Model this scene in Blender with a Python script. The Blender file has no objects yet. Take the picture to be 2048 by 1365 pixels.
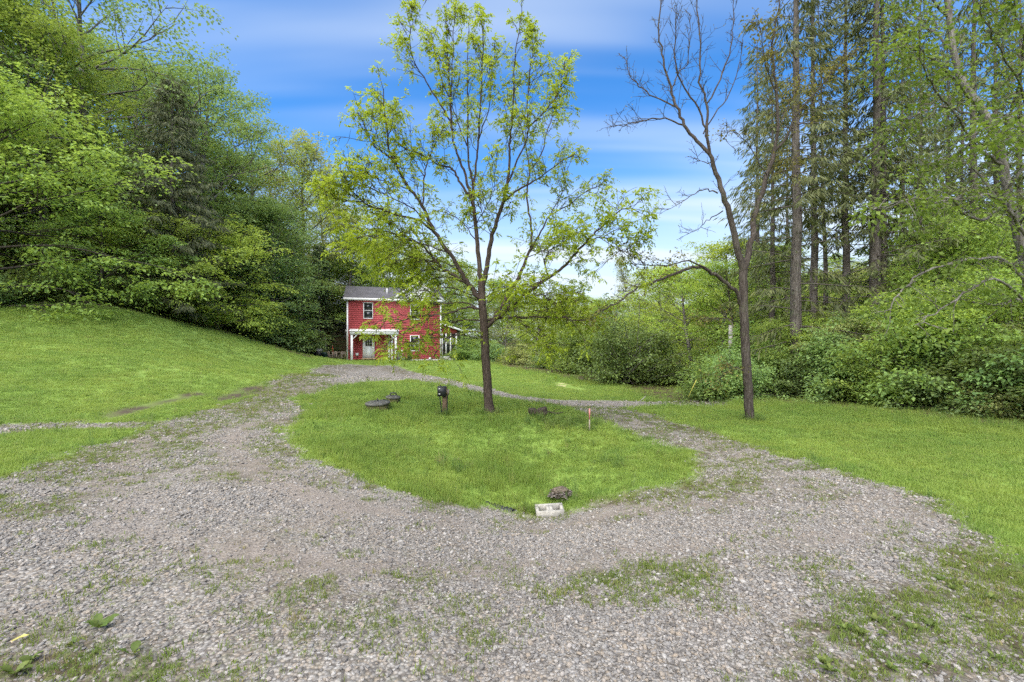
import bpy, math, random
import numpy as np
from mathutils import Vector, Matrix

# ------------------------------------------------------------------ camera, sky, sun, exposure
FPX, CX, CY, CAMZ = 910.0, 1024.0, 682.5, 1.7      # focal length in photo pixels, picture centre, eye height
scene = bpy.context.scene
C = scene.collection
cam_d = bpy.data.cameras.new('camera'); cam_d.sensor_width = 36.0; cam_d.lens = 36.0 * FPX / 2048.0
cam_d.clip_start = 0.05; cam_d.clip_end = 3000
cam = bpy.data.objects.new('camera', cam_d); C.objects.link(cam)
cam.location = (0, 0, CAMZ); cam.rotation_euler = (math.radians(90), 0, 0)
scene.camera = cam
scene.render.resolution_x, scene.render.resolution_y = 1024, 682
SUN_EL, SUN_AZ = math.radians(58), math.radians(205)   # azimuth clockwise from +Y: behind the camera, a little left
world = bpy.data.worlds.new('World'); scene.world = world; world.use_nodes = True
def build_world():
    nt = world.node_tree; N = nt.nodes; L = nt.links; N.clear()
    out = N.new('ShaderNodeOutputWorld'); bg = N.new('ShaderNodeBackground')
    sky = N.new('ShaderNodeTexSky'); sky.sky_type = 'NISHITA'; sky.sun_disc = False
    sky.sun_elevation = SUN_EL; sky.sun_rotation = SUN_AZ; sky.air_density = 1.0; sky.dust_density = 0.3; sky.ozone_density = 4.0
    hs = N.new('ShaderNodeHueSaturation'); hs.inputs['Hue'].default_value = 0.503; hs.inputs['Saturation'].default_value = 1.30; hs.inputs['Value'].default_value = 1.0
    L.new(sky.outputs[0], hs.inputs['Color'])
    tc = N.new('ShaderNodeTexCoord'); sep = N.new('ShaderNodeSeparateXYZ'); L.new(tc.outputs['Generated'], sep.inputs[0])
    def m(op, a, b=None, c=None):
        n = N.new('ShaderNodeMath'); n.operation = op
        for i, v in enumerate((a, b, c)):
            if v is None: continue
            if isinstance(v, (int, float)): n.inputs[i].default_value = v
            else: L.new(v, n.inputs[i])
        return n.outputs[0]
    z = m('MAXIMUM', sep.outputs[2], 0.0); zz = m('ADD', z, 0.16)
    px, py = m('DIVIDE', sep.outputs[0], zz), m('DIVIDE', sep.outputs[1], zz)
    cmb = N.new('ShaderNodeCombineXYZ'); L.new(m('MULTIPLY', px, 0.30), cmb.inputs[0]); L.new(m('MULTIPLY', py, 2.3), cmb.inputs[1])
    cmb.inputs[2].default_value = 5.1
    n1 = N.new('ShaderNodeTexNoise'); n1.inputs['Scale'].default_value = 1.35; n1.inputs['Detail'].default_value = 2.6
    n1.inputs['Roughness'].default_value = 0.5; n1.inputs['Distortion'].default_value = 0.35; L.new(cmb.outputs[0], n1.inputs['Vector'])
    r = N.new('ShaderNodeMapRange'); r.interpolation_type = 'SMOOTHSTEP'
    r.inputs['From Min'].default_value = 0.41; r.inputs['From Max'].default_value = 0.78; L.new(n1.outputs[0], r.inputs['Value'])
    low = N.new('ShaderNodeMapRange'); low.interpolation_type = 'SMOOTHSTEP'       # pale haze low on the horizon, all the way round
    low.inputs['From Min'].default_value = 0.40; low.inputs['From Max'].default_value = 0.05; L.new(z, low.inputs['Value'])
    cl = m('MINIMUM', m('ADD', m('MULTIPLY', r.outputs[0], 0.50), m('MULTIPLY', low.outputs[0], 0.92)), 0.97)
    mix = N.new('ShaderNodeMix'); mix.data_type = 'RGBA'; L.new(cl, mix.inputs['Factor'])
    L.new(hs.outputs[0], mix.inputs['A']); mix.inputs['B'].default_value = (3.35, 3.8, 4.3, 1)
    L.new(mix.outputs['Result'], bg.inputs['Color']); bg.inputs['Strength'].default_value = 0.12
    L.new(bg.outputs[0], out.inputs[0])
build_world()
sun_d = bpy.data.lights.new('sun', 'SUN'); sun_d.energy = 4.3; sun_d.angle = math.radians(100); sun_d.color = (1.0, 0.94, 0.84)
sun = bpy.data.objects.new('sun', sun_d); C.objects.link(sun)
sd = Vector((math.sin(SUN_AZ) * math.cos(SUN_EL), math.cos(SUN_AZ) * math.cos(SUN_EL), math.sin(SUN_EL)))
sun.rotation_euler = sd.to_track_quat('Z', 'Y').to_euler(); sun.location = sd * 60
vs = scene.view_settings; vs.view_transform = 'Standard'; vs.look = 'None'; vs.gamma = 1.0; vs.use_curve_mapping = False
vs.exposure = 1.2
cy = scene.cycles
cy.max_bounces = 9; cy.diffuse_bounces = 6; cy.glossy_bounces = 2; cy.transmission_bounces = 4; cy.transparent_max_bounces = 4
cy.caustics_reflective = False; cy.caustics_refractive = False; cy.use_denoising = False
cy.use_adaptive_sampling = True; cy.adaptive_threshold = 0.03
scene.render.use_persistent_data = False

# ------------------------------------------------------------------ helpers
rs = np.random.RandomState
def P(px, py, d):                       # a photo pixel at a depth in metres -> a point of the place
    return np.array([(px - CX) / FPX * d, d, CAMZ - (py - CY) / FPX * d])
def tag(o, label=None, cat=None, group=None, kind=None):
    if label: o['label'] = label
    if cat: o['category'] = cat
    if group: o['group'] = group
    if kind: o['kind'] = kind
    return o
def empty(name, loc=(0, 0, 0), rz=0.0, sc=1.0):
    o = bpy.data.objects.new(name, None); C.objects.link(o); o.location = loc; o.rotation_euler = (0, 0, rz)
    o.scale = (sc, sc, sc) if isinstance(sc, (int, float)) else sc
    o.empty_display_size = 0.2; return o
class MB:                                # collects geometry for one mesh
    def __init__(s): s.v = []; s.q = []; s.t = []; s.n = 0; s.tint = []
    def add(s, v, quads=None, tris=None):
        v = np.asarray(v, float).reshape(-1, 3); s.v.append(v)
        if quads is not None and len(quads): s.q.append(np.asarray(quads, np.int64).reshape(-1, 4) + s.n)
        if tris is not None and len(tris): s.t.append(np.asarray(tris, np.int64).reshape(-1, 3) + s.n)
        s.n += len(v); return s
    def box(s, x0, x1, y0, y1, z0, z1):
        v = [(x0, y0, z0), (x1, y0, z0), (x1, y1, z0), (x0, y1, z0), (x0, y0, z1), (x1, y0, z1), (x1, y1, z1), (x0, y1, z1)]
        return s.add(v, [(0, 3, 2, 1), (4, 5, 6, 7), (0, 1, 5, 4), (1, 2, 6, 5), (2, 3, 7, 6), (3, 0, 4, 7)])
    def bar(s, a, b, w, h=None):         # a box along the segment a-b
        a, b = np.array(a, float), np.array(b, float); h = h or w; t = b - a; t /= np.linalg.norm(t)
        u = np.cross(t, (0, 0, 1.0)) if abs(t[2]) < 0.95 else np.array([1.0, 0, 0]); u /= np.linalg.norm(u); w2 = np.cross(u, t)
        c = [a + sx * u * w / 2 + sy * w2 * h / 2 for sx, sy in ((-1, -1), (1, -1), (1, 1), (-1, 1))]
        c += [p + (b - a) for p in c]
        return s.add(c, [(0, 3, 2, 1), (4, 5, 6, 7), (0, 1, 5, 4), (1, 2, 6, 5), (2, 3, 7, 6), (3, 0, 4, 7)])
    def tube(s, pts, rad, k=6, cap=False):
        pts = np.asarray(pts, float); n = len(pts); rad = np.broadcast_to(np.asarray(rad, float), (n,))
        t = np.gradient(pts, axis=0); t /= np.linalg.norm(t, axis=1, keepdims=True) + 1e-9
        ref = np.array([0.31, 0.95, 0.0]) if abs(t[:, 2]).mean() > 0.7 else np.array([0, 0, 1.0])
        u = np.cross(t, ref); u /= np.linalg.norm(u, axis=1, keepdims=True) + 1e-9; w = np.cross(t, u)
        a = np.arange(k) * 2 * math.pi / k
        v = pts[:, None, :] + rad[:, None, None] * (np.cos(a)[None, :, None] * u[:, None, :] + np.sin(a)[None, :, None] * w[:, None, :])
        i = np.arange(n - 1)[:, None] * k; j = np.arange(k)[None, :]; j2 = (j + 1) % k
        q = np.stack([i + j, i + j2, i + k + j2, i + k + j], -1).reshape(-1, 4)
        s.add(v.reshape(-1, 3), q)
        if cap:
            b = s.n - n * k
            for base, c, rev in ((b, pts[0], False), (b + (n - 1) * k, pts[-1], True)):
                s.v.append(np.array([c])); s.n += 1
                tr = [(base + (x + 1) % k, base + x, s.n - 1) if not rev else (base + x, base + (x + 1) % k, s.n - 1) for x in range(k)]
                s.t.append(np.array(tr))
        return s
    def lathe(s, prof, k=24, c=(0, 0, 0)):
        prof = np.asarray(prof, float); a = np.arange(k) * 2 * math.pi / k; n = len(prof)
        v = np.stack([prof[:, None, 0] * np.cos(a), prof[:, None, 0] * np.sin(a), np.repeat(prof[:, None, 1], k, 1)], -1) + np.array(c)
        i = np.arange(n - 1)[:, None] * k; j = np.arange(k)[None, :]; j2 = (j + 1) % k
        return s.add(v.reshape(-1, 3), np.stack([i + j, i + j2, i + k + j2, i + k + j], -1).reshape(-1, 4))
    def mesh(s, name, smooth=False):
        me = bpy.data.meshes.new(name)
        v = np.concatenate(s.v) if s.v else np.zeros((0, 3))
        q = np.concatenate(s.q) if s.q else np.zeros((0, 4), np.int64); t = np.concatenate(s.t) if s.t else np.zeros((0, 3), np.int64)
        me.vertices.add(len(v)); me.vertices.foreach_set('co', v.astype(np.float32).ravel())
        me.loops.add(q.size + t.size); me.loops.foreach_set('vertex_index', np.concatenate([q.ravel(), t.ravel()]).astype(np.int32))
        me.polygons.add(len(q) + len(t))
        st = np.concatenate([np.arange(len(q)) * 4, q.size + np.arange(len(t)) * 3]).astype(np.int32)
        me.polygons.foreach_set('loop_start', st)
        if smooth: me.polygons.foreach_set('use_smooth', np.ones(len(q) + len(t), bool))
        me.update(calc_edges=True)
        if s.tint:
            a = me.attributes.new('tint', 'FLOAT', 'FACE'); a.data.foreach_set('value', np.concatenate(s.tint).astype(np.float32))
        return me
    def build(s, name, mat, parent=None, smooth=False, loc=None):
        me = s.mesh(name, smooth); me.materials.append(mat)
        return place(name, me, parent, loc)
def place(name, me, parent=None, loc=None, mat=None):
    o = bpy.data.objects.new(name, me); C.objects.link(o)
    if parent is not None: o.parent = parent
    if loc is not None: o.location = loc
    if mat is not None:
        o.material_slots[0].link = 'OBJECT'; o.material_slots[0].material = mat
    return o

# ------------------------------------------------------------------ materials
class NB:                                # short node builder
    def __init__(s, name):
        s.m = bpy.data.materials.new(name); s.m.use_nodes = True; s.t = s.m.node_tree; s.t.nodes.clear()
        s.out = s.t.nodes.new('ShaderNodeOutputMaterial')
    def n(s, typ, ins=None, **kw):
        o = s.t.nodes.new('ShaderNode' + typ)
        for k, v in kw.items(): setattr(o, k, v)
        for k, v in (ins or {}).items(): s.set(o.inputs[k], v)
        return o
    def set(s, sock, v):
        if isinstance(v, bpy.types.NodeSocket): s.t.links.new(v, sock)
        elif isinstance(v, (tuple, list)) and len(v) == 3 and sock.type == 'RGBA': sock.default_value = (*v, 1)
        else: sock.default_value = v
    def noise(s, scale, detail=3, rough=0.55, vec=None, dist=0.0):
        o = s.n('TexNoise', {'Scale': scale, 'Detail': detail, 'Roughness': rough, 'Distortion': dist})
        if vec is not None: s.set(o.inputs['Vector'], vec)
        return o.outputs[0]
    def mr(s, v, a, b, c=0.0, d=1.0, smooth=True):
        return s.n('MapRange', {'Value': v, 'From Min': a, 'From Max': b, 'To Min': c, 'To Max': d}, interpolation_type='SMOOTHSTEP' if smooth else 'LINEAR').outputs[0]
    def math(s, op, a, b=0.0):
        o = s.n('Math', operation=op); s.set(o.inputs[0], a); s.set(o.inputs[1], b); return o.outputs[0]
    def mix(s, f, a, b, blend='MIX'):
        o = s.n('Mix', data_type='RGBA', blend_type=blend); s.set(o.inputs['Factor'], f)
        s.set(o.inputs[6], a); s.set(o.inputs[7], b); return o.outputs[2]
    def ramp(s, f, stops, interp='LINEAR'):
        o = s.n('ValToRGB', {'Fac': f}); e = o.color_ramp; e.interpolation = interp
        while len(e.elements) < len(stops): e.elements.new(0.5)
        for el, (p, c) in zip(e.elements, stops): el.position = p; el.color = (*c, 1)
        return o.outputs[0]
    def bump(s, h, strength=0.5, dist=0.02):
        return s.n('Bump', {'Height': h, 'Strength': strength, 'Distance': dist}).outputs[0]
    def bsdf(s, col, rough=0.7, spec=0.3, normal=None, metal=0.0):
        o = s.n('BsdfPrincipled', {'Base Color': col, 'Roughness': rough, 'Specular IOR Level': spec, 'Metallic': metal})
        if normal is not None: s.set(o.inputs['Normal'], normal)
        return o.outputs[0]
    def done(s, sh): s.t.links.new(sh, s.out.inputs[0]); return s.m
    def pos(s): return s.n('NewGeometry').outputs['Position']
    def obj(s): return s.n('TexCoord').outputs['Object']
def mat_leaf(name, col, trans=0.4, var=0.35, hue=0.012):
    b = NB(name); t = b.n('Attribute', attribute_name='tint').outputs['Fac']; r = b.n('ObjectInfo').outputs['Random']
    dk = tuple(c * (1 - var) for c in col); lt = (min(1, col[0] * (1 + var * 1.5)), min(1, col[1] * (1 + var)), col[2] * (1 + var * 0.3))
    c = b.mix(t, dk, lt)
    hs = b.n('HueSaturation', {'Hue': b.mr(r, 0, 1, 0.5 - hue, 0.5 + hue, False), 'Saturation': 1.0, 'Value': b.mr(r, 0, 1, 0.85, 1.15, False), 'Color': c}).outputs[0]
    d = b.n('BsdfPrincipled', {'Base Color': hs, 'Roughness': 0.55, 'Specular IOR Level': 0.25}).outputs[0]
    tcol = b.mix(0.5, hs, (col[0] * 1.6, col[1] * 1.35, col[2] * 0.5))
    tr = b.n('BsdfTranslucent', {'Color': tcol}).outputs[0]
    mx = b.n('MixShader', {0: trans, 1: d, 2: tr}).outputs[0]
    return b.done(mx)
def mat_bark(name, c0, c1, scale=1.0, moss=0.0):
    b = NB(name); o = b.obj(); mp = b.n('Mapping', {'Vector': o, 'Scale': (14 * scale, 14 * scale, 2.6 * scale)}).outputs[0]
    n = b.noise(1.6, 5, 0.65, mp, 0.6); n2 = b.noise(1.3, 2, 0.5, o)
    c = b.ramp(n, [(0.3, tuple(x * 0.45 for x in c0)), (0.5, c0), (0.72, c1)])
    c = b.mix(b.mr(n2, 0.5, 0.75, 0, 0.45), c, c1)
    if moss: c = b.mix(b.mr(b.noise(2.7, 4, 0.6, o), 0.55, 0.7, 0, moss), c, (0.09, 0.12, 0.05))
    return b.done(b.bsdf(c, 0.9, 0.1, b.bump(n, 0.9, 0.03)))
def mat_plain(name, col, rough=0.6, spec=0.3, var=0.12, scale=6.0, metal=0.0, bump=0.0):
    b = NB(name); n = b.noise(scale, 4, 0.6, b.obj())
    c = b.mix(b.mr(n, 0.3, 0.7), tuple(x * (1 - var) for x in col), tuple(min(1, x * (1 + var)) for x in col))
    return b.done(b.bsdf(c, rough, spec, b.bump(n, bump, 0.01) if bump else None, metal))

# ------------------------------------------------------------------ terrain
CP = [P(*p) for p in [
    (0, 1365, 2.27), (1024, 1365, 2.27), (2048, 1365, 2.27), (0, 1150, 3.3), (2048, 1120, 3.8),
    (600, 1200, 3.0), (600, 1050, 4.5), (1060, 1280, 2.62), (1060, 1200, 3.28), (1060, 1120, 4.35), (1060, 1060, 5.75), (1090, 1036, 6.45),
    (1500, 1200, 3.05), (1400, 1060, 4.6), (850, 1050, 5.0), (820, 990, 6.2), (1300, 990, 6.2),
    (1100, 985, 7.2), (1100, 920, 8.6), (978, 825, 11.6), (890, 830, 11.5), (755, 820, 11.6), (1075, 832, 11.4), (1178, 860, 10.2),
    (640, 910, 7.4), (610, 830, 11.2), (300, 950, 6.1), (0, 860, 8.4), (300, 832, 10.2), (500, 785, 15.0), (600, 750, 21.0), (700, 764, 19.5), (900, 778, 17.0),
    (700, 735, 32.0), (790, 723, 43.0), (700, 722, 45.0), (880, 723, 45.0), (640, 719, 46.0),
    (0, 607, 21.0), (200, 612, 23.0), (350, 642, 27.0), (430, 660, 30.0), (540, 690, 36.0), (622, 716, 43.0),
    (0, 730, 13.0), (200, 720, 15.0), (400, 720, 20.0), (520, 735, 24.0), (-300, 720, 12.0), (-300, 600, 18.0),
    (1380, 1000, 5.9), (1395, 940, 7.3), (1180, 822, 12.4), (1130, 809, 14.0), (1370, 809, 15.6), (1380, 781, 23.0), (1250, 771, 26.0), (1150, 752, 30.0), (1000, 731, 40.0), (960, 724, 44.0),
    (1500, 841, 11.5), (1700, 822, 12.6), (2048, 852, 10.2), (2040, 960, 6.4), (1700, 1000, 5.5), (1500, 803, 15.0), (1750, 900, 8.3), (2300, 870, 9.5)]]
CP += [np.array(p, float) for p in [
    (0, -6, 0.1), (-9, -6, 0.5), (9, -6, -0.1), (-40, -6, 6), (-34, 16, 6.5), (-40, 40, 9.5), (-26, 46, 4.5), (-20, 60, 2.5), (-60, 60, 16), (40, -6, -0.4), (40, 16, -0.5), (25, 30, -1.2), (0, 60, -1.2), (15, 50, -1.6),
    (40, 45, -1.5), (60, 60, 1.5), (0, 110, 0.0), (-60, 110, 10), (70, 110, 14), (130, 110, 26), (130, 40, 12), (-130, 60, 34), (-130, -20, 30), (130, -20, 2), (30, 120, 3)]]
CP += [np.array([(1099 - CX) / FPX * 6.66, 6.66, -0.865])]
CP = np.array(CP)
def tps_fit(c, lam=0.02):
    n = len(c); d = np.linalg.norm(c[:, None, :2] - c[None, :, :2], axis=2)
    K = np.where(d > 0, d * d * np.log(d + 1e-9), 0) + lam * np.eye(n)
    A = np.zeros((n + 3, n + 3)); A[:n, :n] = K; A[:n, n] = 1; A[:n, n + 1:] = c[:, :2]; A[n:, :n] = A[:n, n:].T
    return np.linalg.solve(A, np.concatenate([c[:, 2], np.zeros(3)]))
TW = tps_fit(CP)
def hz(x, y):
    x, y = np.asarray(x, float), np.asarray(y, float); sh = x.shape; x = x.ravel(); y = y.ravel(); out = np.empty(len(x)); n = len(CP)
    for i in range(0, len(x), 60000):
        a, b = np.clip(x[i:i + 60000], -135, 135), np.clip(y[i:i + 60000], -25, 125)
        d2 = (a[:, None] - CP[None, :, 0]) ** 2 + (b[:, None] - CP[None, :, 1]) ** 2 + 1e-12
        out[i:i + 60000] = (0.5 * d2 * np.log(d2)) @ TW[:n] + TW[n] + TW[n + 1] * a + TW[n + 2] * b
    return out.reshape(sh)
def hz1(x, y): return float(hz(np.array([x]), np.array([y]))[0])
def ground_at(px, py, dmin=1.2, dmax=70.0):     # where the sight line through a photo pixel meets the ground
    d = np.exp(np.linspace(math.log(dmin), math.log(dmax), 500))
    x = (px - CX) / FPX * d; z = CAMZ - (py - CY) / FPX * d
    f = z - hz(x, d); i = np.argmax(f < 0)
    if f[i] >= 0: i = len(d) - 1
    a, b = d[max(i - 1, 0)], d[i]; t = f[max(i - 1, 0)] / (f[max(i - 1, 0)] - f[i] + 1e-9); dd = a + (b - a) * min(max(t, 0), 1)
    return np.array([(px - CX) / FPX * dd, dd])
def base(px, d):                                # a foot on the ground below a pixel column
    x = (px - CX) / FPX * d; return (x, d, hz1(x, d))
G = lambda pts: np.array([ground_at(*p) for p in pts])
outer_px = [(-250, 1040), (-60, 985), (60, 935), (150, 905), (260, 868), (360, 838), (450, 808), (530, 775), (600, 748), (640, 731), (700, 729), (790, 731),
    (830, 744), (900, 760), (960, 775), (1040, 793), (1120, 801), (1250, 802.5), (1380, 803), (1450, 803), (1450, 811), (1360, 812.5), (1260, 813), (1240, 816), (1320, 834), (1410, 861), (1505, 890), (1605, 920), (1705, 953), (1790, 980),
    (1880, 1010), (1945, 1046), (1978, 1092), (2020, 1130), (2110, 1190)]
OUTER = np.concatenate([G(outer_px), np.array([[3.6, 2.6], [3.2, 1.6], [3.0, -1], [3.0, -8], [-6, -8], [-9, 2.0]])])
island_px = [(1126, 814), (1180, 834), (1240, 860), (1330, 890), (1384, 915), (1396, 945), (1350, 974), (1260, 986), (1180, 1004), (1130, 1026), (1060, 1033), (1016, 1022),
    (960, 1011), (880, 1003), (800, 987), (700, 952), (636, 918), (596, 890), (578, 855), (610, 826), (598, 795), (660, 777), (740, 764), (830, 764), (900, 774), (960, 787), (1040, 800)]
ISLAND = G(island_px)
FOREST = np.concatenate([G([(-300, 598), (-120, 602), (0, 607), (110, 606), (200, 614), (350, 644), (430, 662), (540, 692), (622, 717)]), np.array([[-18.6, 47], [-18.0, 62], [-140, 130], [-140, -30], [-40, -30]])])
_b = [ground_at(px, py) for px, py in [(1360, 812), (1480, 806), (1560, 808), (1650, 815), (1800, 828), (1950, 846), (2048, 858), (2300, 880)]]
FOREST_R = np.array([[5.2, 20.5], [6.0, 24.6], [4.0, 27], [2.2, 31], [-1.6, 41], [-3.2, 46], [-4, 62], [-4, 130], [140, 130], [140, -30], [22, -30], [16, 0]] + [tuple(p) for p in _b[::-1]])
def sdist(poly, x, y):                          # signed distance, positive inside
    x = np.asarray(x, float); y = np.asarray(y, float); d2 = np.full(x.shape, 1e18); ins = np.zeros(x.shape, bool); n = len(poly)
    for i in range(n):
        ax, ay = poly[i]; bx, by = poly[(i + 1) % n]; ex, ey = bx - ax, by - ay
        t = np.clip(((x - ax) * ex + (y - ay) * ey) / (ex * ex + ey * ey + 1e-12), 0, 1)
        d2 = np.minimum(d2, (x - ax - t * ex) ** 2 + (y - ay - t * ey) ** 2)
        c = ((ay > y) != (by > y)) & (x < (bx - ax) * (y - ay) / (by - ay + 1e-12) + ax); ins ^= c
    return np.where(ins, 1, -1) * np.sqrt(d2)
_hn = rs(5).rand(256, 256)
def vnoise(x, y, s):                            # smooth value noise, 0..1
    x = np.asarray(x) / s + 57.3; y = np.asarray(y) / s + 91.7; xi = np.floor(x).astype(int); yi = np.floor(y).astype(int); fx = x - xi; fy = y - yi
    fx = fx * fx * (3 - 2 * fx); fy = fy * fy * (3 - 2 * fy); h = lambda a, b: _hn[a % 256, b % 256]
    return (h(xi, yi) * (1 - fx) + h(xi + 1, yi) * fx) * (1 - fy) + (h(xi, yi + 1) * (1 - fx) + h(xi + 1, yi + 1) * fx) * fy
def fbm(x, y, s): return 0.5 * vnoise(x, y, s) + 0.3 * vnoise(x + 13, y - 7, s / 2.1) + 0.2 * vnoise(x - 31, y + 19, s / 4.3)
SIDE_TRACK = G([(-260, 880), (-100, 862), (0, 851), (110, 846), (190, 843), (290, 846), (260, 862), (120, 860), (0, 867), (-260, 905)])
def gravel_sd(x, y): return np.maximum(np.minimum(sdist(OUTER, x, y), -sdist(ISLAND, x, y)), sdist(SIDE_TRACK, x, y))
CORNER = G([(1480, 1400), (1560, 1290), (1640, 1215), (1800, 1165), (1930, 1130), (2048, 1130), (2300, 1160), (2300, 1400)])
CORNER_L = G([(-300, 1225), (60, 1255), (180, 1270), (300, 1300), (420, 1340), (470, 1400), (-300, 1400)])
def wheel(x, y):                                # two worn wheel lines running round the island
    d = -sdist(ISLAND, x, y) + (fbm(x, y, 3.0) - 0.5) * 0.9
    w = np.exp(-((d - 0.85) / 0.26) ** 2) + np.exp(-((d - 2.35) / 0.30) ** 2)
    return np.clip(w * np.clip((fbm(x + 60, y - 20, 1.3) - 0.25) * 3, 0, 1), 0, 1)
def fields(x, y):                               # gravel cover, weeds in the gravel, wood floor: each 0..1
    g = gravel_sd(x, y); d = np.hypot(x, y)
    rag = (fbm(x, y, 0.9) - 0.5) * np.clip(0.45 + 0.02 * d, 0, 0.7) + (fbm(x + 17, y, 0.28) - 0.5) * 0.30
    rag = np.where((y > 13.5) & (x > -6.5), rag * 0.45 + 0.12, rag)
    grav = np.clip((g + rag) / 0.36 + 0.5, 0, 1)
    c = np.clip(np.maximum(sdist(CORNER, x, y), sdist(CORNER_L, x, y)) / 0.35 + 0.5, 0, 1)
    track = np.exp(-((g - 1.0) / 0.5) ** 2) * (y > 5.5) * 1.1      # grassy strip between the wheel tracks
    weed = np.clip((fbm(x + 40, y, 1.6) - 0.44) * 3.2, 0, 1) * (0.36 + 0.45 * (x > 0.5)) + c * 0.85 + track * 0.6 * np.clip((fbm(x, y + 90, 2.2) - 0.35) * 4, 0, 1)
    weed += np.clip(1 - g / 0.9, 0, 1) * 0.75 * (fbm(x, y - 50, 0.7) > 0.44)
    weed += 0.9 * np.clip(1.4 - np.abs(sdist(OUTER, x, y) - 0.6) / 1.1, 0, 1) * ((x < -2.0) & (y > 3.5)) * np.clip((fbm(x, y + 33, 1.1) - 0.36) * 5, 0, 1)
    far = ((y > 13.5) & (x > -6.5) & (x < 8)).astype(float)
    weed = weed * (1 - 0.7 * wheel(x, y)) * (1 - 0.75 * far)
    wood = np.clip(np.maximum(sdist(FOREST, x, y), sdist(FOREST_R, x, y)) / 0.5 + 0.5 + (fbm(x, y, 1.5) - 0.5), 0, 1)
    return grav, np.clip(weed, 0, 1), wood
MUD = G([(425, 798), (470, 782), (520, 768), (545, 770), (505, 790), (440, 806)])
MUD2 = G([(205, 830), (300, 804), (400, 782), (410, 788), (310, 814), (215, 838)])
BARE = G([(1095, 762), (1130, 764), (1190, 780), (1170, 786), (1110, 776)])

def axis(dense_lo, dense_hi, step, lo, hi, grow=1.09):
    a = list(np.arange(dense_lo, dense_hi, step)); s = step
    while a[-1] < hi: s *= grow; a.append(a[-1] + s)
    s = step; f = []
    v = dense_lo
    while v > lo: s *= grow; v -= s; f.append(v)
    return np.array(f[::-1] + a)
GX = axis(-5.5, 5.5, 0.035, -420, 420, 1.028); GY = axis(1.2, 8.5, 0.035, -60, 520, 1.026)
def build_ground():
    X, Y = np.meshgrid(GX, GY); Z = hz(X, Y)
    d = np.hypot(X, Y)
    grav, weed, wood = fields(X, Y)
    fine = np.clip(1.4 - d / 12, 0, 1)
    Z = Z + fine * ((fbm(X, Y, 0.5) - 0.5) * 0.05 + (fbm(X + 5, Y, 0.16) - 0.5) * 0.018 * grav) + (1 - grav) * (fbm(X, Y, 1.6) - 0.5) * 0.10
    n, m = X.shape; V = np.stack([X, Y, Z], -1).reshape(-1, 3)
    i = np.arange(n - 1)[:, None] * m; j = np.arange(m - 1)[None, :]
    q = np.stack([i + j, i + j + 1, i + m + j + 1, i + m + j], -1).reshape(-1, 4)
    gf = grav.ravel()[q].mean(1)
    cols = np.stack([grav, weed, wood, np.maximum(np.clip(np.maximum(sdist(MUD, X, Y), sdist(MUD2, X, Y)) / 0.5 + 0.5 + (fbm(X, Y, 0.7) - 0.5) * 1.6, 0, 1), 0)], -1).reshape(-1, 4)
    bare = np.clip(sdist(BARE, X, Y) / 0.8 + 0.5, 0, 1).ravel(); wl = (wheel(X, Y) * grav).ravel()
    mat = mat_ground()
    for name, sel, lab in (('lawn', gf < 0.5, None), ('gravel_driveway', gf >= 0.5, None)):
        qq = q[sel]; u, inv = np.unique(qq, return_inverse=True)
        mb = MB(); mb.add(V[u], inv.reshape(-1, 4)); me = mb.mesh(name, True); me.materials.append(mat)
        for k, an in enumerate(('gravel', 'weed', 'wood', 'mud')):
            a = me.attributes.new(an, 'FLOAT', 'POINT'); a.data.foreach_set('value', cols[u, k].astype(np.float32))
        a = me.attributes.new('bare', 'FLOAT', 'POINT'); a.data.foreach_set('value', bare[u].astype(np.float32))
        a = me.attributes.new('wheel', 'FLOAT', 'POINT'); a.data.foreach_set('value', wl[u].astype(np.float32))
        o = place(name, me); tag(o, kind='structure')
    return
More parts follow.
